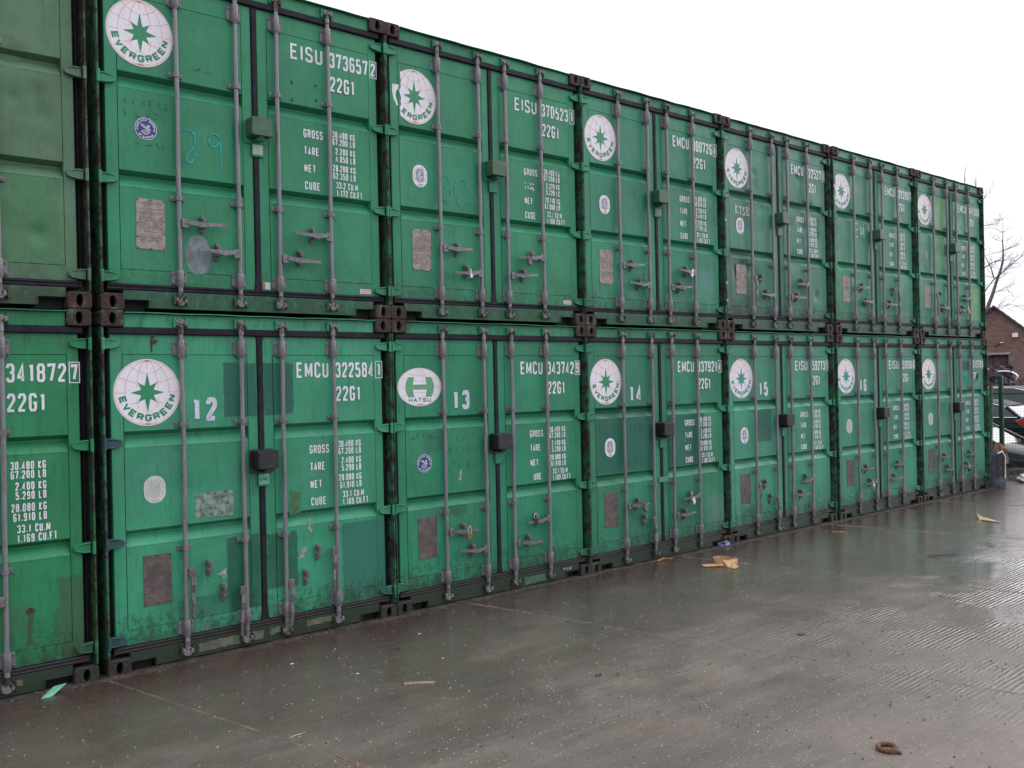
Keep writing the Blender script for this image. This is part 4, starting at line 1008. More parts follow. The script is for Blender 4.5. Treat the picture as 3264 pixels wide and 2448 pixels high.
m.add([(-R_, -R_, -.25), (R_, -R_, -.25), (R_, R_, -.25), (-R_, R_, -.25)], [(0, 1, 2, 3)])
ground = tagp(ob('ground', m, GND), kind='structure')
X0 = (-12.8, -9.6, -6.4, -3.2, .02, 3.23, 6.33, 9.50, 12.70, 16.2)
yard = bpy.data.objects.new('concrete_yard', None); col.objects.link(yard); tagp(yard, kind='structure')
def jx(x0, y): return x0-.185*y
for yb in ((-14.0, -7.0), (-7.0, 7.0)):
    for i in range(len(X0)-1):
        if yb[0] < -10 and i > 8: continue
        g = .003; y0, y1 = yb[0]+g, yb[1]-g; n = 10
        xa, xb = X0[i], X0[i+1]
        zt = random.Random(i*3+int(yb[0])).uniform(-.0025, .0025)
        mb = MB(); bv = .004
        if i == len(X0)-2:
            top = [(jx(xa, y0)+g, y0), (16.25, y0), (16.25, y1), (jx(xa, y1)+g, y1)]
        else: top = [(jx(xa, y0)+g, y0), (jx(xb, y0)-g, y0), (jx(xb, y1)-g, y1), (jx(xa, y1)+g, y1)]
        cxm = sum(t[0] for t in top)/4; cym = sum(t[1] for t in top)/4
        inn = [(t[0]+(bv if t[0] < cxm-.5 else -bv), t[1]+(bv if t[1] < cym else -bv)) for t in top]
        v = [(a, b, zt) for a, b in inn]+[(a, b, zt-.005) for a, b in top]+[(a, b, -.25) for a, b in top]
        f = [(0, 1, 2, 3)]
        for r in (0, 1):
            for q in range(4): f.append((r*4+q, (r+1)*4+q, (r+1)*4+(q+1) % 4, r*4+(q+1) % 4))
        mb.add(v, f); ob('concrete_slab', mb, CONC, yard)
# silt filling the joints
JNT = simple('joint silt', (.155, .125, .100), .8, 0, .4, 8, .4)
m = MB()
for x0 in X0[1:-1]:
    n = 500; v = []; f = []
    for q in range(n+1):
        y_ = -13.9+20.8*q/n; w = .008+.016*max(0, .35+mnoise.noise(Vector((x0, y_*1.6, 0))))+.006*mnoise.noise(Vector((x0, y_*14, 3))); xx = jx(x0, y_)+.004*mnoise.noise(Vector((x0, y_*5, 9)))
        v += [(xx-w, y_, -.0008), (xx, y_, .0040), (xx+w, y_, -.0008)]
    for q in range(n): f += [(3*q, 3*q+1, 3*q+4, 3*q+3), (3*q+1, 3*q+2, 3*q+5, 3*q+4)]
    m.add(v, f)
ob('joint_filling', m, JNT, yard)

# grit and leaf crumbs: thousands of small stones, nobody could count them
def grit_mesh(n, pts_fn, smin, smax, seed):
    rnd = random.Random(seed); mb = MB()
    for _ in range(n):
        x, y, z = pts_fn(rnd); s = smin+(smax-smin)*rnd.random()**3; a = rnd.uniform(0, PI)
        v = []
        for k in range(5):
            an = a+2*PI*k/5; rr_ = s*rnd.uniform(.6, 1.1); v.append((x+rr_*math.cos(an), y+rr_*math.sin(an)*.8, z))
        v.append((x+rnd.uniform(-.2, .2)*s, y, z+s*rnd.uniform(.35, .9)))
        mb.add(v, [(i, (i+1) % 5, 5) for i in range(5)])
    return mb
def yardpt(rnd):
    while True:
        y = -rnd.random()**.8*7.2; x = rnd.uniform(-2.5, 15) if rnd.random() < .45 else rnd.uniform(-1.5, 6.5)
        d = mnoise.noise(Vector((x*.7, y*.9, 1.0)))
        if rnd.random() < .30+.9*max(0, d)+.35*(y < -2.2): return x, y, .0015
PALEG = simple('pale grit', (.36, .33, .28), .7, 0, .4, 60, .1); DARKG = simple('dark grit', (.03, .026, .022), .7, 0, .4, 60, .1); TANG = simple('tan grit', (.22, .15, .08), .7, 0, .5, 60)
tagp(ob('pale_grit', grit_mesh(17000, yardpt, .0018, .0095, 1), PALEG), 'pale grit and stone chips scattered over the wet concrete', 'grit', kind='stuff')
tagp(ob('dark_grit', grit_mesh(6000, yardpt, .0016, .0105, 2), DARKG), 'dark crumbs of dirt scattered over the wet concrete', 'grit', kind='stuff')
tagp(ob('tan_grit', grit_mesh(4200, yardpt, .0018, .0095, 3), TANG), 'tan crumbs of leaf and wood on the concrete', 'grit', kind='stuff')
def basept(rnd):
    x = rnd.uniform(-3, 15); w = abs(rnd.gauss(0, .035)); return x, -.005-w+.05*(rnd.random() < .25), .001+max(0, .02-w*.4)*rnd.random()
SILT = simple('silt at the sill', (.045, .033, .028), .85, 0, .5, 9, .6)
m = MB(); n = 420; v = []; f = []
for i in range(n+1):
    x = -4+19.3*i/n; w = .045+.035*mnoise.noise(Vector((x*3, 0, 0)))+.02*mnoise.noise(Vector((x*13, 2, 0))); h = .014+.012*mnoise.noise(Vector((x*7, 5, 0)))
    v += [(x, .06, h), (x, -.005, h*.9), (x, -.01-w, .0012)]
for i in range(n): f += [(3*i, 3*i+1, 3*i+4, 3*i+3), (3*i+1, 3*i+2, 3*i+5, 3*i+4)]
m.add([(a, b, c) for a, b, c in v], [t[::-1] for t in f]); tagp(ob('silt_line', m, SILT), 'line of brown silt along the foot of the containers', 'silt', kind='stuff')
tagp(ob('sill_rubble', grit_mesh(2600, basept, .002, .014, 5), simple('rubble grit', (.14, .11, .095), .8, 0, .6, 50)), 'crumbled stone and dirt along the container sills', 'rubble', kind='stuff')

# ------------------------------------------------------------------ litter on the yard
def strip3d(path, w, mat, name, label, cat, th=.0025, group=None):
    """a bent ribbon of card: path of (x,y,z,tiltvector)"""
    m = MB(); P = [Vector(p[:3]) for p in path]; v = []; f = []
    for i, p in enumerate(P):
        d = (P[min(i+1, len(P)-1)]-P[max(0, i-1)]).normalized(); s = Vector(path[i][3]).normalized(); ww = w*(path[i][4] if len(path[i]) > 4 else 1)
        a = p-s*ww/2; b = p+s*ww/2; nrm = d.cross(s).normalized()*th
        v += [a, b, b+nrm, a+nrm]
    for i in range(len(P)-1):
        for k in range(4): f.append((4*i+k, 4*i+(k+1) % 4, 4*i+4+(k+1) % 4, 4*i+4+k))
    m.add(v, f); m.add(v[:4], [(3, 2, 1, 0)]); m.add(v[-4:], [(0, 1, 2, 3)])
    return tagp(ob(name, m, mat), label, cat, group)
CARD = simple('tan card', (.52, .33, .17), .75, 0, .25, 12, .1)
up = (0, 0, 1)
strip3d([(6.04, -.56, .008, (.6, .8, .05)), (6.16, -.66, .010, (.6, .8, .05)), (6.27, -.74, .028, (.5, .5, .5)), (6.36, -.78, .035, (.2, .1, 1), .6), (6.44, -.72, .033, (0, 0, 1), .5), (6.46, -.60, .032, (0, 0, 1), .5), (6.40, -.50, .032, (0, 0, 1), .5), (6.30, -.50, .032, (0, 0, 1), .5),
         (6.22, -.58, .035, (0, .1, 1), .6), (6.20, -.70, .035, (.2, .3, .8), .8), (6.20, -.80, .020, (.9, .2, .3)), (6.17, -.90, .010, (1, .1, .05))], .10, CARD, 'card_strip', 'curled strip of tan card on the concrete in front of container 15', 'card')
strip3d([(11.30, -1.22, .045, (.3, .5, .8), .7), (11.22, -1.28, .03, (.6, .5, .5)), (11.18, -1.36, .014, (1, .2, .1)), (11.14, -1.46, .012, (1, .1, .05), .9), (11.10, -1.55, .008, (1, .1, 0), .45), (11.07, -1.63, .006, (1, .1, 0), .08)], .15, CARD, 'card_scrap', 'torn flat scrap of tan card further along the wet yard', 'card')
m = MB(); m.prism([(0, 0), (.205, 0), (.203, .008), (.0, .009)], -.016, .016, c=.002)
tagp(ob('wood_slat', m, simple('weathered grey wood', (.30, .22, .19), .8, 0, .3, 40), None, (1.443, -1.585, .001), (0, 0, math.radians(-34.7))), 'flat weathered piece of wood lying on the concrete below container 13', 'wood')
m = MB(); m.tube([(0, 0, .004), (.05, .002, .006), (.115, 0, .004)], [.003, .0035, .0015], 6)
tagp(ob('twig', m, simple('pale twig', (.42, .33, .22), .8), None, (.406, -1.925, 0), (0, 0, .1)), 'short pale twig on the concrete near the bottom of the picture', 'twig')
m = MB(); m.add([(0, 0, .02), (.075, .025, .012), (.19, .10, .060), (.11, .10, .055)], [(0, 1, 2, 3)]); m.add([(.0, .0, .0225), (.075, .025, .0145), (.19, .10, .0625), (.11, .10, .0575)], [(3, 2, 1, 0)])
MINT = simple('mint green paper', (.11, .36, .24), .6, 0, .15, 20)
tg = tagp(ob('paper_tag', m, MINT, None, (-.44, -.145, -.012)), 'mint green paper tag stuck at the foot of the far left container', 'tag')
m = MB()
for q in range(5): m.add([(-.43+.072*.2+.016*q, -.118+.008*q, .0135+.0042*q), (-.43+.05+.016*q, -.106+.008*q, .0103+.0042*q), (-.43+.055+.016*q, -.100+.008*q, .0135+.0042*q), (-.43+.02+.016*q, -.112+.008*q, .0165+.0042*q)], [(0, 1, 2, 3)])
# rusty ring clamp
m = MB(); pts = []; rs = []
rnd = random.Random(2)
N = 30
for i in range(N):
    a = 2*PI*i/N; e = 1+.07*math.cos(a*2+.6); pts.append((.050*e*math.cos(a), .050*e*math.sin(a), .012)); rs.append(.0125+rnd.uniform(-.0016, .0016)+(.006 if abs(a-3.6) < .35 else 0))
pts.append(pts[0]); rs.append(rs[0]); m.tube(pts, rs, 8, cap=False); m.tube([(-.048, -.030, .010), (-.074, -.052, .008)], [.014, .005], 6)
RUSTR = NB('flaking rust'); f_ = RUSTR.noise(70, 5, .75); RUSTR = RUSTR.out(RUSTR.mix(RUSTR.ramp(f_, .35, .65), (.040, .018, .012), (.17, .07, .032)), .85, 0, RUSTR.bump(f_, .9, .006))
tagp(ob('rusty_ring', m, RUSTR, None, (2.645, -4.368, 0), (0, 0, .8)), 'thick rusty iron ring lying on the concrete at bottom right', 'ring')
def crumple(name, label, cat, c, rx_, ry_, rz_, mat, seed, n=16):
    bm = bmesh.new(); bmesh.ops.create_icosphere(bm, subdivisions=3, radius=1)
    for v in bm.verts:
        q = v.co.copy(); k = 1+.45*mnoise.noise(q*1.7+Vector((seed, 0, 0)))+.25*mnoise.noise(q*4.5+Vector((0, seed, 0)))
        v.co = Vector((q.x*rx_*k, q.y*ry_*k, max(-.25, q.z)*rz_*k))
    me = bpy.data.meshes.new(name); bm.to_mesh(me); bm.free(); me.materials.append(mat)
    o = bpy.data.objects.new(name, me); col.objects.link(o); o.location = c; return tagp(o, label, cat)
BLUER = simple('blue plastic', (.14, .16, .42), .5, 0, .35, 18, .3)
crumple('plastic_rag', 'crumpled blue plastic bag stuffed under the corner of container 14', 'bag', (7.235, .035, .022), .11, .05, .05, BLUER, 3)
m = MB(); m.tube([(0, 0, .012), (.05, .05, .02), (.11, .07, .03)], [.005, .005, .004], 5); m.tube([(.02, .01, .01), (.12, .08, .02), (.2, .06, .012)], .0025, 5)
tagp(ob('orange_strap', m, simple('orange plastic', (.62, .24, .03), .5), None, (5.90, -.05, 0), (0, 0, -.5)), 'thin orange strap end lying at the foot of container 14', 'strap')
m = MB(); m.tube([(0, 0, .004), (.06, -.08, .006), (.11, -.14, .004)], .003, 5)
tagp(ob('yellow_straw', m, simple('yellow plastic', (.62, .48, .06), .5), None, (8.95, -.40, 0)), 'thin yellow plastic straw on the wet concrete in front of container 16', 'straw')
def leaf(x, y, s, rot, mat, label, name='dead_leaf'):
    m = MB(); v = [(0, 0, .012)]; n = 12; rnd = random.Random(int(x*100))
    for i in range(n):
        a = 2*PI*i/n; r = s*(1 if i % 2 else .6)*rnd.uniform(.7, 1.1); v.append((r*math.cos(a), r*.55*math.sin(a), .002+.014*rnd.random()))
    m.add(v, [(0, i+1, (i+1) % n+1) for i in range(n)], 0); return tagp(ob(name, m, mat, None, (x, y, 0), (0, 0, rot)), label, 'leaf', 'dead leaves on the yard')
LEAFD = simple('dark wet leaf', (.022, .018, .014), .5, 0, .3, 40); LEAFB = simple('brown leaf', (.12, .05, .025), .7, 0, .3, 40)
leaf(2.504, -2.376, .050, .3, LEAFD, 'dark wet leaf flat on the concrete in the middle foreground'); leaf(2.60, -2.47, .022, 1, LEAFD, 'tiny dark leaf just right of the larger dark wet leaf')
leaf(4.363, -2.79, .055, -.6, LEAFB, 'curled brown leaf on the concrete right of centre'); leaf(2.95, -1.1, .030, .2, LEAFB, 'small brown leaf left of the long joint below container 14')
leaf(1.9, -.85, .035, .2, LEAFD, 'dark sliver of leaf below container 13 near its sill'); leaf(3.30, -4.05, .018, .9, LEAFD, 'dark leaf crumb at the lower right beyond the ring')
m = MB(); m.tube([(math.cos(a)*.17, math.sin(a)*.05, .012+.008*math.sin(3*a)) for a in [2*PI*i/14 for i in range(13)]], .004, 5)
tagp(ob('wire_loop', m, simple('dark plum wire', (.07, .04, .06), .5), None, (8.25, -2.14, 0), (0, 0, -.7)), 'dark loop of thin wire on the concrete at far right', 'wire')
m = MB(); m.tube([(0, 0, .003), (.01, -.1, .004), (.05, -.28, .003)], .003, 4)
tagp(ob('rust_strand', m, simple('rusty strand', (.30, .15, .06), .7), None, (.465, -2.33, 0)), 'rusty strand lying along the joint at the bottom edge', 'wire')
CH = simple('white chip', (.62, .62, .60), .6)
for i, (x, y, sz_, lb) in enumerate(((2.28, -.60, .016, 'white chip on the damp concrete nearest the joint between containers 12 and 13'), (1.14, -.60, .018, 'elongated white chip on the concrete in front of container 12'),
        (1.35, -1.15, .014, 'white chip well out from container 12, left of the wood slat'), (2.0, -1.28, .013, 'white chip beyond the wood slat, in front of container 13'))):
    m = MB(); rnd = random.Random(i); v = [(sz_*rnd.uniform(.7, 1.2)*math.cos(a), sz_*.6*rnd.uniform(.7, 1.2)*math.sin(a), .0015) for a in [2*PI*k/6 for k in range(6)]]+[(0, 0, .006)]
    m.add(v, [(k, (k+1) % 6, 6) for k in range(6)]); tagp(ob('white_chip', m, CH, None, (x, y, 0)), lb, 'chip', 'white chips near the containers')

# ------------------------------------------------------------------ beyond the row: fence, wrecks, brick building, bare tree
FGR = simple('dark green fence paint', (.010, .055, .045), .45, 0, .25, 12); FLG = simple('light green post paint', (.05, .14, .06), .6, 0, .3, 12)
FENCE_X = 17.0
fe = empty('mesh_fence', (FENCE_X, .66, -.25), 'dark green wire mesh fence with a stout square post beyond the containers', 'fence')
m = MB(); m.box(-.035, .035, -.035, .035, 0, 2.17, c=.004); ob('fence_post', m, FGR, fe)
m = MB(); m.box(-.035, .035, -.035, .035, 0, 2.17, c=.004); ob('fence_post', m, FGR, fe, (0, -2.52, 0)); ob('fence_post', m.mesh('fence_post'), FGR, fe, (0, 2.52, 0))
for i, z in enumerate((.56, 1.2, 1.84)):
    m = MB(); m.box(-.012, .006, -2.52, 2.52, z-.012, z+.012); ob('fence_rail', m, FGR, fe)
m = MB()
y = -2.5
while y < 2.5: m.tube([(-.02, y, .55), (-.02, y, 2.02)], .0022, 3, cap=False); y += .05
z = .55
while z < 2.03: m.tube([(-.024, -2.5, z), (-.024, 2.5, z)], .0022, 3, cap=False); z += .05
tagp(ob('wire_mesh', m, FGR, fe), kind='stuff')
pg = MB(); pg.box(-.03, .03, -.03, .03, 0, 2.0, c=.004)
tagp(ob('leaning_post', pg, FLG, None, (16.9, .86, -.25), (.02, .02, 0)), 'slim light green post leaning beside the dark fence post', 'post')
# low bank under the fence
def mound(x0, x1, y0, y1, h, seed, n=40):
    m = MB(); v = []; f = []
    for i in range(n+1):
        for j in range(n+1):
            a, b = i/n, j/n; e = math.sin(PI*a)**.7*min(1, 4*b*(1-b)+.25)
            v.append((x0+(x1-x0)*a, y0+(y1-y0)*b, -.24+e*(h+.10*mnoise.noise(Vector((a*6, b*14, seed)))+.06*mnoise.noise(Vector((a*20, b*50, seed))))))
    for i in range(n):
        for j in range(n): a = i*(n+1)+j; f.append((a, a+n+1, a+n+2, a+1))
    m.add(v, f); return m
BANK = simple('dark leaf litter bank', (.035, .028, .022), .8, 0, .6, 14, .9)
tagp(ob('earth_bank', mound(16.15, 17.6, -6, 6, .40, 2, 70), BANK), kind='structure')
def rub(rnd): 
    y = rnd.uniform(-4, 1.6); x = rnd.uniform(16.0, 16.9); return x, y, .0+max(0, (x-16.1))*.22
tagp(ob('bank_rubble', grit_mesh(1500, rub, .01, .06, 8), simple('rubble and leaves', (.10, .07, .05), .8, 0, .7, 12)), 'rubble, twigs and dead leaves on the bank under the fence', 'rubble', kind='stuff')
tagp(ob('bank_weeds', grit_mesh(500, lambda r: (r.uniform(16.1, 16.9), r.uniform(-3, 1.2), r.uniform(.02, .16)), .01, .045, 9), simple('weed green', (.03, .075, .02), .7, 0, .5, 12)), 'small weeds growing on the bank under the fence', 'weeds', kind='stuff')
# torn sack leaning on the last container
SACK = simple('blue grey sack cloth', (.075, .09, .125), .7, 0, .35, 10, .5); SACKW = simple('white sack rim', (.60, .60, .62), .6)
sk = empty('torn_sack', (15.05, .02, 0), 'slumped blue grey sack with a black mouth and white rim beside the last container', 'sack')
m = MB(); n = 14; v = []; f = []
prof = [(.0, .24, .15), (.06, .26, .17), (.14, .25, .17), (.24, .22, .15), (.36, .20, .13), (.50, .17, .10), (.60, .13, .06), (.66, .07, .03)]
for r, (z, a, b) in enumerate(prof):
    for i in range(n):
        t = 2*PI*i/n; k = 1+.18*mnoise.noise(Vector((math.cos(t)*2, math.sin(t)*2, z*7))); v.append((a*k*.55*math.cos(t), b*k*math.sin(t)-z*.04, z))
for r in range(len(prof)-1):
    for i in range(n): f.append((r*n+i, r*n+(i+1) % n, (r+1)*n+(i+1) % n, (r+1)*n+i))
m.add(v, f, 0, True); ob('sack_cloth', m, SACK, sk)
m = MB(); m.prism([(-.05, .20), (.07, .18), (.085, .55), (.03, .63), (-.05, .60)], -.150, -.142); ob('sack_mouth_shade', m, LOCKB, sk, None, (0, 0, -.6))  # flat black sheet painting the shade inside the open mouth
m = MB(); m.tube([(-.05, -.155, .60), (.03, -.157, .64), (.09, -.157, .55), (.085, -.160, .38), (.075, -.162, .18)], [.012, .018, .014, .012, .016], 6); ob('sack_rim', m, SACKW, sk, None, (0, 0, -.6))
crumple('brown_sack', 'crumpled brown paper sack behind the blue grey sack', 'sack', (15.9, .28, .42), .12, .14, .26, simple('brown paper', (.22, .10, .055), .8, 0, .4, 14), 7)
crumple('white_scrap', 'small white crumpled scrap on the rubble by the bank', 'litter', (16.15, -.05, .06), .10, .10, .10, SACKW, 9)

# cars
CARBLK = simple('wet black car paint', (.007, .007, .010), .30, 0, .2, 4, .03, spec=.08); CARSLV = simple('wet dark car paint', (.02, .02, .026), .16, 0, .1, 4, .03, spec=.6)
GLASS = simple('dark car glass', (.03, .045, .05), .10, 0, .1, 3, .0, spec=.35); TYRE = simple('tyre rubber', (.015, .015, .015), .8); RIM = simple('alloy wheel', (.35, .35, .36), .35, .8)
TAILR = simple('red tail lamp glass', (.55, .008, .012), .12, 0, .2, 14, .0); CHR = simple('lamp chrome', (.7, .7, .72), .15, .9, .05)
def car(name, loc, rot, paintm, label, L=4.3, Wd=1.72, Hh=1.42, tail_big=False):
    """y axis is the length; the tail is at -y"""
    r = empty(name, loc, label, 'car', 'scrapped cars behind the fence', (0, 0, rot))
    hw = Wd/2
    #            y      zlow   zbelt  width
    st = [(-L/2, .42, .78, .80), (-L/2+.10, .28, .92, .92), (-L/2+.45, .20, .98, .99), (-L/2+1.1, .20, .97, 1), (0, .20, .94, 1), (.75, .20, .93, 1), (L/2-.95, .20, .90, .98), (L/2-.35, .24, .78, .93), (L/2-.06, .34, .68, .84), (L/2, .42, .60, .74)]
    bm = bmesh.new(); rings = []
    for y_, zl, zb, k in st:
        w = hw*k; cs = [(-w*.86, zl), (-w, zl+.10), (-w*1.01, (zl+zb)/2), (-w*.97, zb-.06), (-w*.88, zb), (0, zb+.035), (w*.88, zb), (w*.97, zb-.06), (w*1.01, (zl+zb)/2), (w, zl+.10), (w*.86, zl)]
        rings.append([bm.verts.new((x, y_, z)) for x, z in cs])
    for a, b in zip(rings, rings[1:]):
        n = len(a)
        for i in range(n): bm.faces.new((a[i], a[(i+1) % n], b[(i+1) % n], b[i]))
    bm.faces.new(rings[0][::-1]); bm.faces.new(rings[-1])
    bmesh.ops.recalc_face_normals(bm, faces=bm.faces)
    for f in bm.faces: f.smooth = True
    me = bpy.data.meshes.new('body'); bm.to_mesh(me); bm.free(); me.materials.append(paintm)
    o = bpy.data.objects.new('body', me); col.objects.link(o); o.parent = r
    # cabin: glass volume with painted roof and pillars
    cz = [(-L/2+.42, .96, .80), (-L/2+.78, Hh-.13, .68), (-L/2+1.25, Hh-.01, .66), (-.15, Hh, .66), (.35, Hh-.05, .67), (1.12, .93, .80)]
    m = MB(); v = []; f = []
    for y_, zt, k in cz:
        v += [(-hw*.87, y_, .90), (-hw*k*1.04, y_, zt-.035), (-hw*k*.85, y_, zt), (hw*k*.85, y_, zt), (hw*k*1.04, y_, zt-.035), (hw*.87, y_, .90)]
    for i in range(len(cz)-1):
        for q in range(5): f.append((6*i+q, 6*i+q+1, 6*i+7+q, 6*i+6+q))
    m.add(v, f); ob('windows', m, GLASS, r)
    m = MB(); v = []; f = []
    rf = cz[1:5]
    for y_, zt, k in rf: v += [(-hw*k*1.045, y_, zt-.03), (-hw*k*.86, y_, zt+.012), (0, y_, zt+.03), (hw*k*.86, y_, zt+.012), (hw*k*1.045, y_, zt-.03)]
    for i in range(len(rf)-1):
        for q in range(4): f.append((5*i+q, 5*i+q+1, 5*i+6+q, 5*i+5+q))
    m.add(v, f, 0, True); ob('roof', m, paintm, r)
    for s in (-1, 1):
        m = MB(); m.tube([(s*hw*.90, -L/2+.5, .985), (s*hw*.905, 0, .965), (s*hw*.90, 1.0, .95)], .012, 5); ob('belt_glint', m, CHR, r)  # bright strip added to imitate sky reflection along the belt line
        m = MB(); m.tube([(s*hw*k_*1.05, y_, zt-.02) for y_, zt, k_ in rf], .014, 5); ob('roof_edge_glint', m, CHR, r)  # sky glint on the curved roof edge, put in as a bright tube
        for i in (0, 4):
            a = cz[i]; b = cz[i+1]
            m = MB(); m.tube([(s*hw*.885, a[0], .95) if i == 0 else (s*hw*(.70), a[0], a[1]-.02), (s*hw*b[2]*1.05, b[0], b[1]-.02) if i == 0 else (s*hw*.89, b[0], .95)], .035, 6); ob('pillar', m, paintm, r)
        m = MB(); m.tube([(s*hw*.70, -.10, Hh-.04), (s*hw*.885, -.12, .95)], .03, 6); ob('pillar', m, paintm, r)
        for y_ in (-L/2+.80, L/2-.82):
            t = MB(); t.tube([(s*hw*.80, y_, .31), (s*hw*1.015, y_, .31)], .31, 20); w_ = ob('wheel', t, TYRE, r)
            t = MB(); t.tube([(s*hw*1.0, y_, .31), (s*hw*1.022, y_, .31)], .19, 14); ob('rim', t, RIM, w_)
        m = MB()
        if tail_big:   # pointed lamp wrapping round the corner
            pf = [(.42, .90), (.30, .955), (.12, .985), (-.02, .965), (-.02, .66), (.08, .66), (.22, .76)]
            for sc_, dx, mi in ((1.18, 1.000, 1), (1.0, 1.012, 0)):
                c_ = (.17, .83); vv = []
                for a, b in pf:
                    a = c_[0]+(a-c_[0])*sc_; b = c_[1]+(b-c_[1])*sc_; yy = -L/2+.06+a
                    vv.append((s*hw*dx*(1.0 if a > .02 else .95), yy, b))
                for a, b in pf:
                    a = c_[0]+(a-c_[0])*sc_; b = c_[1]+(b-c_[1])*sc_; vv.append((s*hw*.85, -L/2+.06+a, b))
                nn = len(pf); m.add(vv, [tuple(range(nn))]+[(i, nn+i, nn+(i+1) % nn, (i+1) % nn) for i in range(nn)], mi)
            ob('tail_lamp', m, [TAILR, CHR], r)
        else:
            m.box(min(s*hw*.70, s*hw*.93), max(s*hw*.70, s*hw*.93), -L/2-.01, -L/2+.12, .68, .86); ob('tail_lamp', m, TAILR, r)
    return r
car('scrapped_car', (21.40, 3.40, -.02), 0, CARBLK, 'black car with a large pointed red tail lamp behind the mesh fence', 4.3, 1.74, 1.36, True)
car('scrapped_car', (18.95, 2.35, -.42), PI, CARSLV, 'dark wet car with its nose to the fence, below the tail lamp', 4.2, 1.70, 1.42)
car('scrapped_car', (24.9, 4.2, .05), .06, simple('charcoal car paint', (.02, .02, .026), .35, 0, .1, 4, spec=.25), 'charcoal car standing behind the black car', 4.4, 1.76, 1.55)
# heap of wreckage
heap = empty('scrap_heap', (26.0, 3.8, .15), 'tangled heap of crushed car panels and trim in front of the brick building', 'scrap heap')
rnd = random.Random(4); SCR = [simple('scrap grey', (.10, .095, .11), .35, .5, .4, 8), simple('scrap dark', (.03, .028, .032), .5, 0, .4, 8), simple('scrap rust red', (.12, .04, .03), .6, 0, .4, 8), simple('scrap bright trim', (.62, .62, .66), .2, .8, .2, 8)]
for i in range(46):
    m = MB(); cx_, cy_, cz_ = rnd.uniform(.9, 2.6), rnd.uniform(-1.6, 2.6), rnd.uniform(1.2, 2.05)
    if i % 3 == 0:
        a0 = rnd.uniform(0, 2); R2 = rnd.uniform(.2, .5); m.tube([(cx_, cy_+R2*math.cos(a0+t*.35), cz_+R2*.45*math.sin(a0+t*.35)) for t in range(8)], rnd.uniform(.012, .03), 5)
    else:
        w = rnd.uniform(.2, .7); h = rnd.uniform(.08, .3); n = 5; v = []; f = []
        for a in range(n+1):
            for b in range(3): v.append((cx_+rnd.uniform(-.05, .05), cy_+w*(a/n-.5), cz_+h*(b/2-.5)+.10*mnoise.noise(Vector((a*.6+i, b, 0)))))
        for a in range(n):
            for b in range(2): f.append((a*3+b, a*3+3+b, a*3+4+b, a*3+1+b))
        m.add(v, f)
    ob('trim_piece' if i % 3 == 0 else 'panel_piece', m, SCR[3] if i % 3 == 0 and rnd.random() < .6 else SCR[rnd.randrange(3)], heap)
m = MB(); m.add([(rnd.uniform(.9, 2.8), rnd.uniform(-1.9, 2.9), 0) for _ in range(0)], [])
m = mound(.4, 3.2, -2.2, 3.2, 1.55, 5, 26); ob('heap_core', m, simple('scrap core', (.02, .018, .02), .7, 0, .5, 10), heap, (0, 0, .24))

# brick building
BX = 46.0
BR = NB('brick'); oi = BR.n('ShaderNodeObjectInfo').outputs['Random']; wn_ = BR.n('ShaderNodeTexWhiteNoise'); wn_.noise_dimensions = '3D'
sn = BR.n('ShaderNodeVectorMath'); sn.operation = 'SNAP'; BR.link(BR.pos(), sn.inputs[0]); sn.inputs[1].default_value = (.5, .235, .075); BR.link(sn.outputs[0], wn_.inputs['Vector'])
cb = BR.mix(wn_.outputs['Value'], (.135, .085, .076), (.245, .140, .112)); cb = BR.mix(BR.ramp(BR.noise(.8, 4), .35, .7, 0, .5), cb, (.12, .075, .070))
BRICK = BR.out(cb, .85, 0, BR.bump(BR.noise(60, 3), .4, .004))
MORT = simple('mortar', (.17, .135, .12), .9, 0, .3, 5)
BROT = math.radians(21.8)
bb = empty('brick_building', (BX-1.75*math.sin(-BROT)*-1*-1, 12.35-1.75*math.cos(BROT), -.25), 'brown brick building with a pitched gable and a lintel over a wide opening', 'building', None, (0, 0, BROT))
bb.location.x = BX+1.75*math.sin(BROT)
BBL = bb.location.copy()
def onwall(x, y, z): return (BBL.x+x*math.cos(BROT)-y*math.sin(BROT), BBL.y+x*math.sin(BROT)+y*math.cos(BROT), BBL.z+z)
APEX_Y, APEX_Z = 12.35-10.6, 5.15+.25
SL = .87; EY0 = APEX_Y-3.9; EZ = APEX_Z-3.9*SL; EY1 = APEX_Y+3.9
OP = (1.15, 5.2, 0, 3.08)     # opening y0,y1,z0,z1
m = MB()   # wall ring in the plane x=0 with the opening left out
def wallq(pts, x=0.0, fl=False): m.add([(x, a, b) for a, b in pts], [tuple(range(len(pts)))[::-1] if fl else tuple(range(len(pts)))])
wallq([(EY0, 0), (EY0, EZ), (OP[0], EZ), (OP[0], 0)]); wallq([(OP[1], 0), (OP[1], EZ), (EY1, EZ), (EY1, 0)]) if OP[1] < EY1 else None
topz = min(EZ, OP[3])
wallq([(OP[0], OP[3]), (OP[0], EZ), (OP[1], EZ), (OP[1], OP[3])]) if OP[3] < EZ else None
def roofz(y_): return APEX_Z-abs(y_-APEX_Y)*SL
ys = [EY0, OP[0], APEX_Y, OP[1], EY1]
for a, b in zip(ys, ys[1:]):
    zb = OP[3] if (a >= OP[0] and b <= OP[1]) else EZ
    if OP[3] < EZ: zb = EZ
    wallq([(a, min(zb, roofz(a))), (a, roofz(a)), (b, roofz(b)), (b, min(zb, roofz(b)))])
wallq([(EY0, 0), (EY0, EZ), (EY1, EZ), (EY1, 0)], 16.0, True); wallq([(EY0, EZ), (APEX_Y, APEX_Z), (EY1, EZ)], 16.0, True)
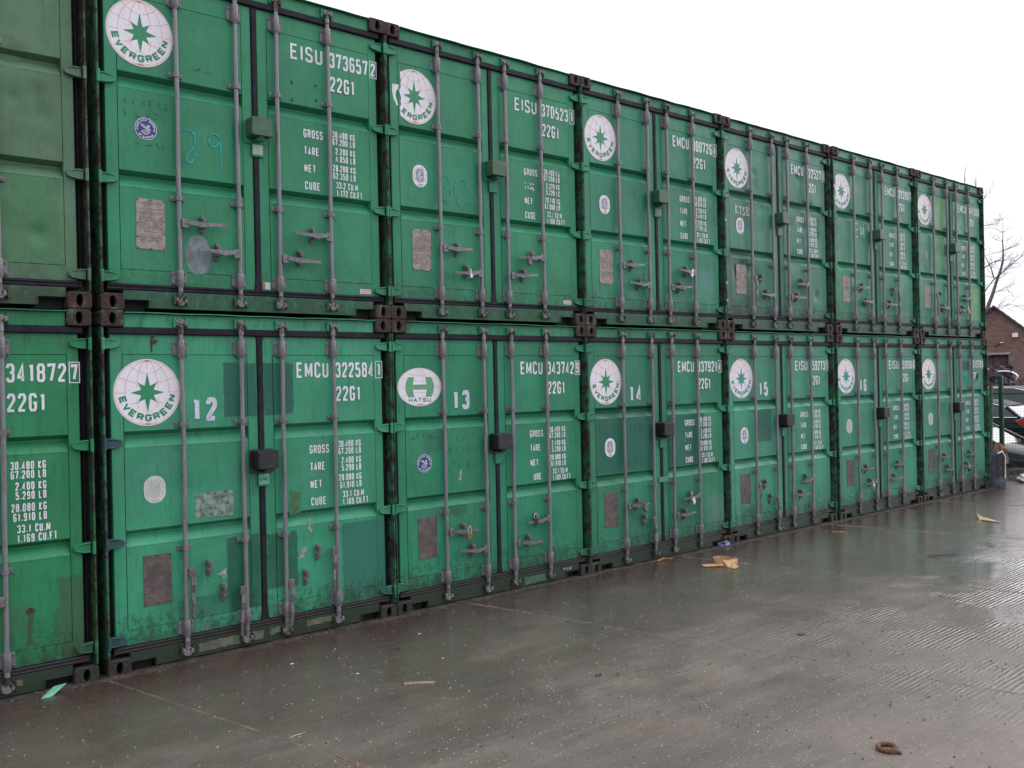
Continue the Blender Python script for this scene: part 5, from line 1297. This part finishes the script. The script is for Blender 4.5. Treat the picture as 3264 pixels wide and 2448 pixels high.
m.add([(0, EY0, 0), (16, EY0, 0), (16, EY0, EZ), (0, EY0, EZ)], [(0, 1, 2, 3)]); m.add([(0, EY1, 0), (16, EY1, 0), (16, EY1, EZ), (0, EY1, EZ)], [(3, 2, 1, 0)])
wall = ob('wall', m, MORT, bb)
brk = MB(); brk.box(-.012, .02, 0, .215, 0, .065); BM = brk.mesh('brick'); BM.materials.append(BRICK)
cells = []
zz = 0.0; r_ = 0
while zz < APEX_Z:
    y_ = EY0+(.1125 if r_ % 2 else 0)
    while y_+.215 <= EY1:
        inop = (y_+.215 > OP[0] and y_ < OP[1] and zz < OP[3]+.0 and zz+.065 > OP[2]-1)
        lint = (y_+.215 > OP[0]-.12 and y_ < OP[1]+.1 and OP[3]-.01 < zz+.065 and zz < OP[3]+.13)
        if not inop and not lint and zz+.065 < roofz(y_)-.03 and zz+.065 < roofz(y_+.215)-.03: cells.append((y_, zz))
        y_ += .225
    zz += .075; r_ += 1
cells.sort(key=lambda c: abs(c[0]-1.3)*1.2+abs(c[1]-3.7)*.75)
for y_, z_ in cells[:300]:
    o = bpy.data.objects.new('brick', BM); col.objects.link(o); o.parent = wall; o.location = (0, y_, z_)
m = MB()
for y_, z_ in cells[300:]: m.box(-.012, .02, y_, y_+.215, z_, z_+.065)
tagp(ob('brickwork', m, BRICK, wall), kind='stuff')
m = MB(); m.box(-.05, .10, OP[0]-.10, OP[1]+.1, OP[3], OP[3]+.12, c=.01); ob('lintel', m, simple('pale concrete lintel', (.33, .26, .23), .8), bb)
m = MB(); m.box(.25, .30, OP[0], OP[1], 0, OP[3]); dr = ob('door', m, simple('brown boarded door', (.055, .042, .045), .7, 0, .4, 3), bb)
for i in range(6):
    m = MB(); a = OP[0]+.03+i*.65; m.box(.225, .249, a, a+.60, .05, OP[3]-.06); ob('board', m, simple('door board %d' % i, (.085-.008*(i % 3), .055, .052), .7, 0, .4, 4), dr)
RT = simple('roof slate', (.055, .042, .045), .6, 0, .4, 8)
for s in (-1, 1):
    m = MB(); e = 4.15; v = []
    for x in (-.18, 16.2):
        v += [(x, APEX_Y, APEX_Z), (x, APEX_Y+s*e, APEX_Z-e*SL), (x, APEX_Y+s*e, APEX_Z-e*SL+.08), (x, APEX_Y, APEX_Z+.08)]
    m.add(v, [(0, 1, 2, 3), (7, 6, 5, 4), (3, 2, 6, 7), (0, 4, 5, 1), (1, 5, 6, 2)]); rfo = ob('roof', m, RT, bb)
    m = MB()
    for i in range(34):
        a = i*.122; b = a+.118; q = .012*(i % 2); v = []
        for x in (-.20, -.02): v += [(x, s*a, -a*SL-.03), (x, s*b, -b*SL-.03), (x, s*b, -b*SL+.085+q), (x, s*a, -a*SL+.085+q)]
        m.add(v, [(0, 1, 2, 3), (7, 6, 5, 4), (0, 4, 5, 1), (3, 2, 6, 7), (0, 3, 7, 4), (1, 5, 6, 2)])
    m.v = [(x, APEX_Y+yy, APEX_Z+zz_) for x, yy, zz_ in m.v]; tagp(ob('verge_tiles', m, RT, rfo), kind='stuff')
fl = empty('flood_lamp', onwall(-.03, .85, 4.0), 'white floodlight fixed high on the brick gable', 'lamp', None, (0, 0, BROT))
m = MB(); m.prism(rrect(-.12, .12, -.10, .10, .03, 3), -.08, .08, c=.02); ob('lamp_head', m, WHITEP, fl, (-.18, 0, 0), (0, 0, PI/2)); m = MB(); m.tube([(0, 0, -.05), (-.15, .05, -.05)], .02, 6); ob('bracket', m, CHR, fl)
fl = empty('security_camera', onwall(-.03, 1.5, 3.6), 'dark security camera on a white arm fixed to the brick gable', 'camera', None, (0, 0, BROT))
m = MB(); m.tube([(-.3, .25, -.12), (-.25, .02, .02)], .06, 8); ob('camera_housing', m, LOCKB, fl); m = MB(); m.tube([(0, -.15, .06), (-.25, .0, .05)], .025, 6); ob('arm', m, WHITEP, fl)

# bare tree behind
TRUNK = [(14.6, -.2), (14.55, 2.5), (14.45, 4.2), (14.21, 5.49), (13.96, 6.13), (13.7, 6.93), (13.54, 7.32), (13.42, 7.8), (13.4, 8.29), (13.42, 8.78), (13.39, 9.27), (13.39, 9.93)]
BRN = [([(14.9, 5.6), (14.52, 6.01), (14.19, 6.48), (13.86, 6.86), (13.39, 7.23), (12.91, 7.58), (12.39, 7.93), (11.6, 8.4)], .05),
       ([(14.8, 7.3), (14.33, 7.54), (14.01, 7.74), (13.69, 7.83), (13.42, 7.97)], .05), ([(13.89, 6.93), (13.98, 7.37), (14.13, 7.8), (14.24, 8.06)], .06),
       ([(14.45, 4.9), (14.22, 5.08), (13.98, 5.22), (13.58, 5.44), (13.19, 5.5), (12.57, 5.35)], .035), ([(13.41, 8.29), (13.13, 8.42), (12.82, 8.51)], .025),
       ([(13.39, 7.23), (13.16, 7.45), (12.99, 7.51)], .03), ([(13.96, 6.13), (13.56, 6.26), (13.32, 6.4), (13.03, 5.9)], .02),
       ([(14.5, 4.2), (15.0, 6.0), (15.2, 8.5), (15.25, 10.5), (15.28, 12.04), (15.25, 12.8)], .07), ([(15.0, 6.0), (14.8, 8.5), (14.72, 10.5), (14.70, 11.6), (14.63, 12.5)], .05), ([(14.9, 8.6), (14.42, 9.7), (14.28, 9.72), (13.97, 9.75), (13.50, 9.74)], .025), ([(14.75, 10.4), (14.42, 11.07), (14.17, 11.23), (13.95, 11.42)], .022),
       ([(14.5, 4.0), (15.8, 6.2), (17.0, 8.5), (18.0, 10.0)], .09), ([(14.5, 3.5), (15.0, 7.0), (16.2, 10.0), (16.8, 11.5)], .08)]
TX = 52.0
trk = empty('bare_tree', (TX, 14.9, -.25), 'leafless tree with crooked thin branches behind the brick building', 'tree')
BARK = simple('wet bark', (.17, .13, .14), .8, 0, .3, 6)
SC = 54.2/52.2
def W3(y_, z_, rnd_=None, dx=0): return (dx, (y_+6.909)*SC-6.909-14.9, (z_-2.02)*SC+2.02+.25)
m = MB(); m.tube([W3(y_, z_) for y_, z_ in TRUNK], [.24, .20, .15, .11, .095, .075, .07, .055, .045, .03, .018, .008], 8); ob('trunk', m, BARK, trk)
m = MB(); tw = random.Random(21)
def twig(p, d, L, r, depth):
    pts = [p]; n = 5
    for i in range(n):
        d = (d+Vector((tw.uniform(-.3, .3), tw.uniform(-.35, .35), tw.uniform(-.25, .32)))).normalized(); pts.append(pts[-1]+d*L/n)
        if depth > 0 and i > 0 and tw.random() < .85: twig(pts[-1], (d+Vector((tw.uniform(-.6, .6), tw.uniform(-1, 1), tw.uniform(-.5, .8)))).normalized(), L*tw.uniform(.4, .65), r*.6, depth-1)
    m.tube(pts, [r*(1-.75*i/n) for i in range(n+1)], 3, cap=False)
for k, (pts, r0) in enumerate(BRN):
    r0 *= .7
    dx = tw.uniform(-.3, .3); W_p = [Vector(W3(a, b, dx=dx*(i/len(pts)))) for i, (a, b) in enumerate(pts)]
    m.tube(W_p, [r0*(1-.7*i/(len(pts)-1)) for i in range(len(pts))], 5, cap=False)
    for i in range(1, len(W_p)):
        for q in range(3): 
            p = W_p[i-1].lerp(W_p[i], tw.random()); d = (W_p[i]-W_p[i-1]).normalized()
            twig(p, (d+Vector((tw.uniform(-.6, .6), tw.uniform(-.9, .9), tw.uniform(-.5, .8)))).normalized(), tw.uniform(.35, 1.0), .011, 1)
for i in range(5, len(TRUNK)):
    for q in range(5): p = Vector(W3(*TRUNK[i])); twig(p, Vector((tw.uniform(-.6, .6), tw.choice((-1, 1)), tw.uniform(-.1, .9))).normalized(), tw.uniform(.4, 1.1), .012, 1)
ob('crown', m, BARK, trk)
# brambles before the brick wall
m = MB(); tw = random.Random(5)
for i in range(60):
    twig(Vector((tw.uniform(-.5, .5), tw.uniform(-2.2, 2), 1.2+tw.uniform(0, .6))), Vector((0, tw.uniform(-1, 1), tw.uniform(.1, 1))).normalized(), tw.uniform(.4, 1.3), .010, 1)
tagp(ob('bramble', m, BARK, None, (29.0, 5.4, .35)), 'tangle of bare brambles growing behind the wrecked cars', 'brambles', kind='stuff')
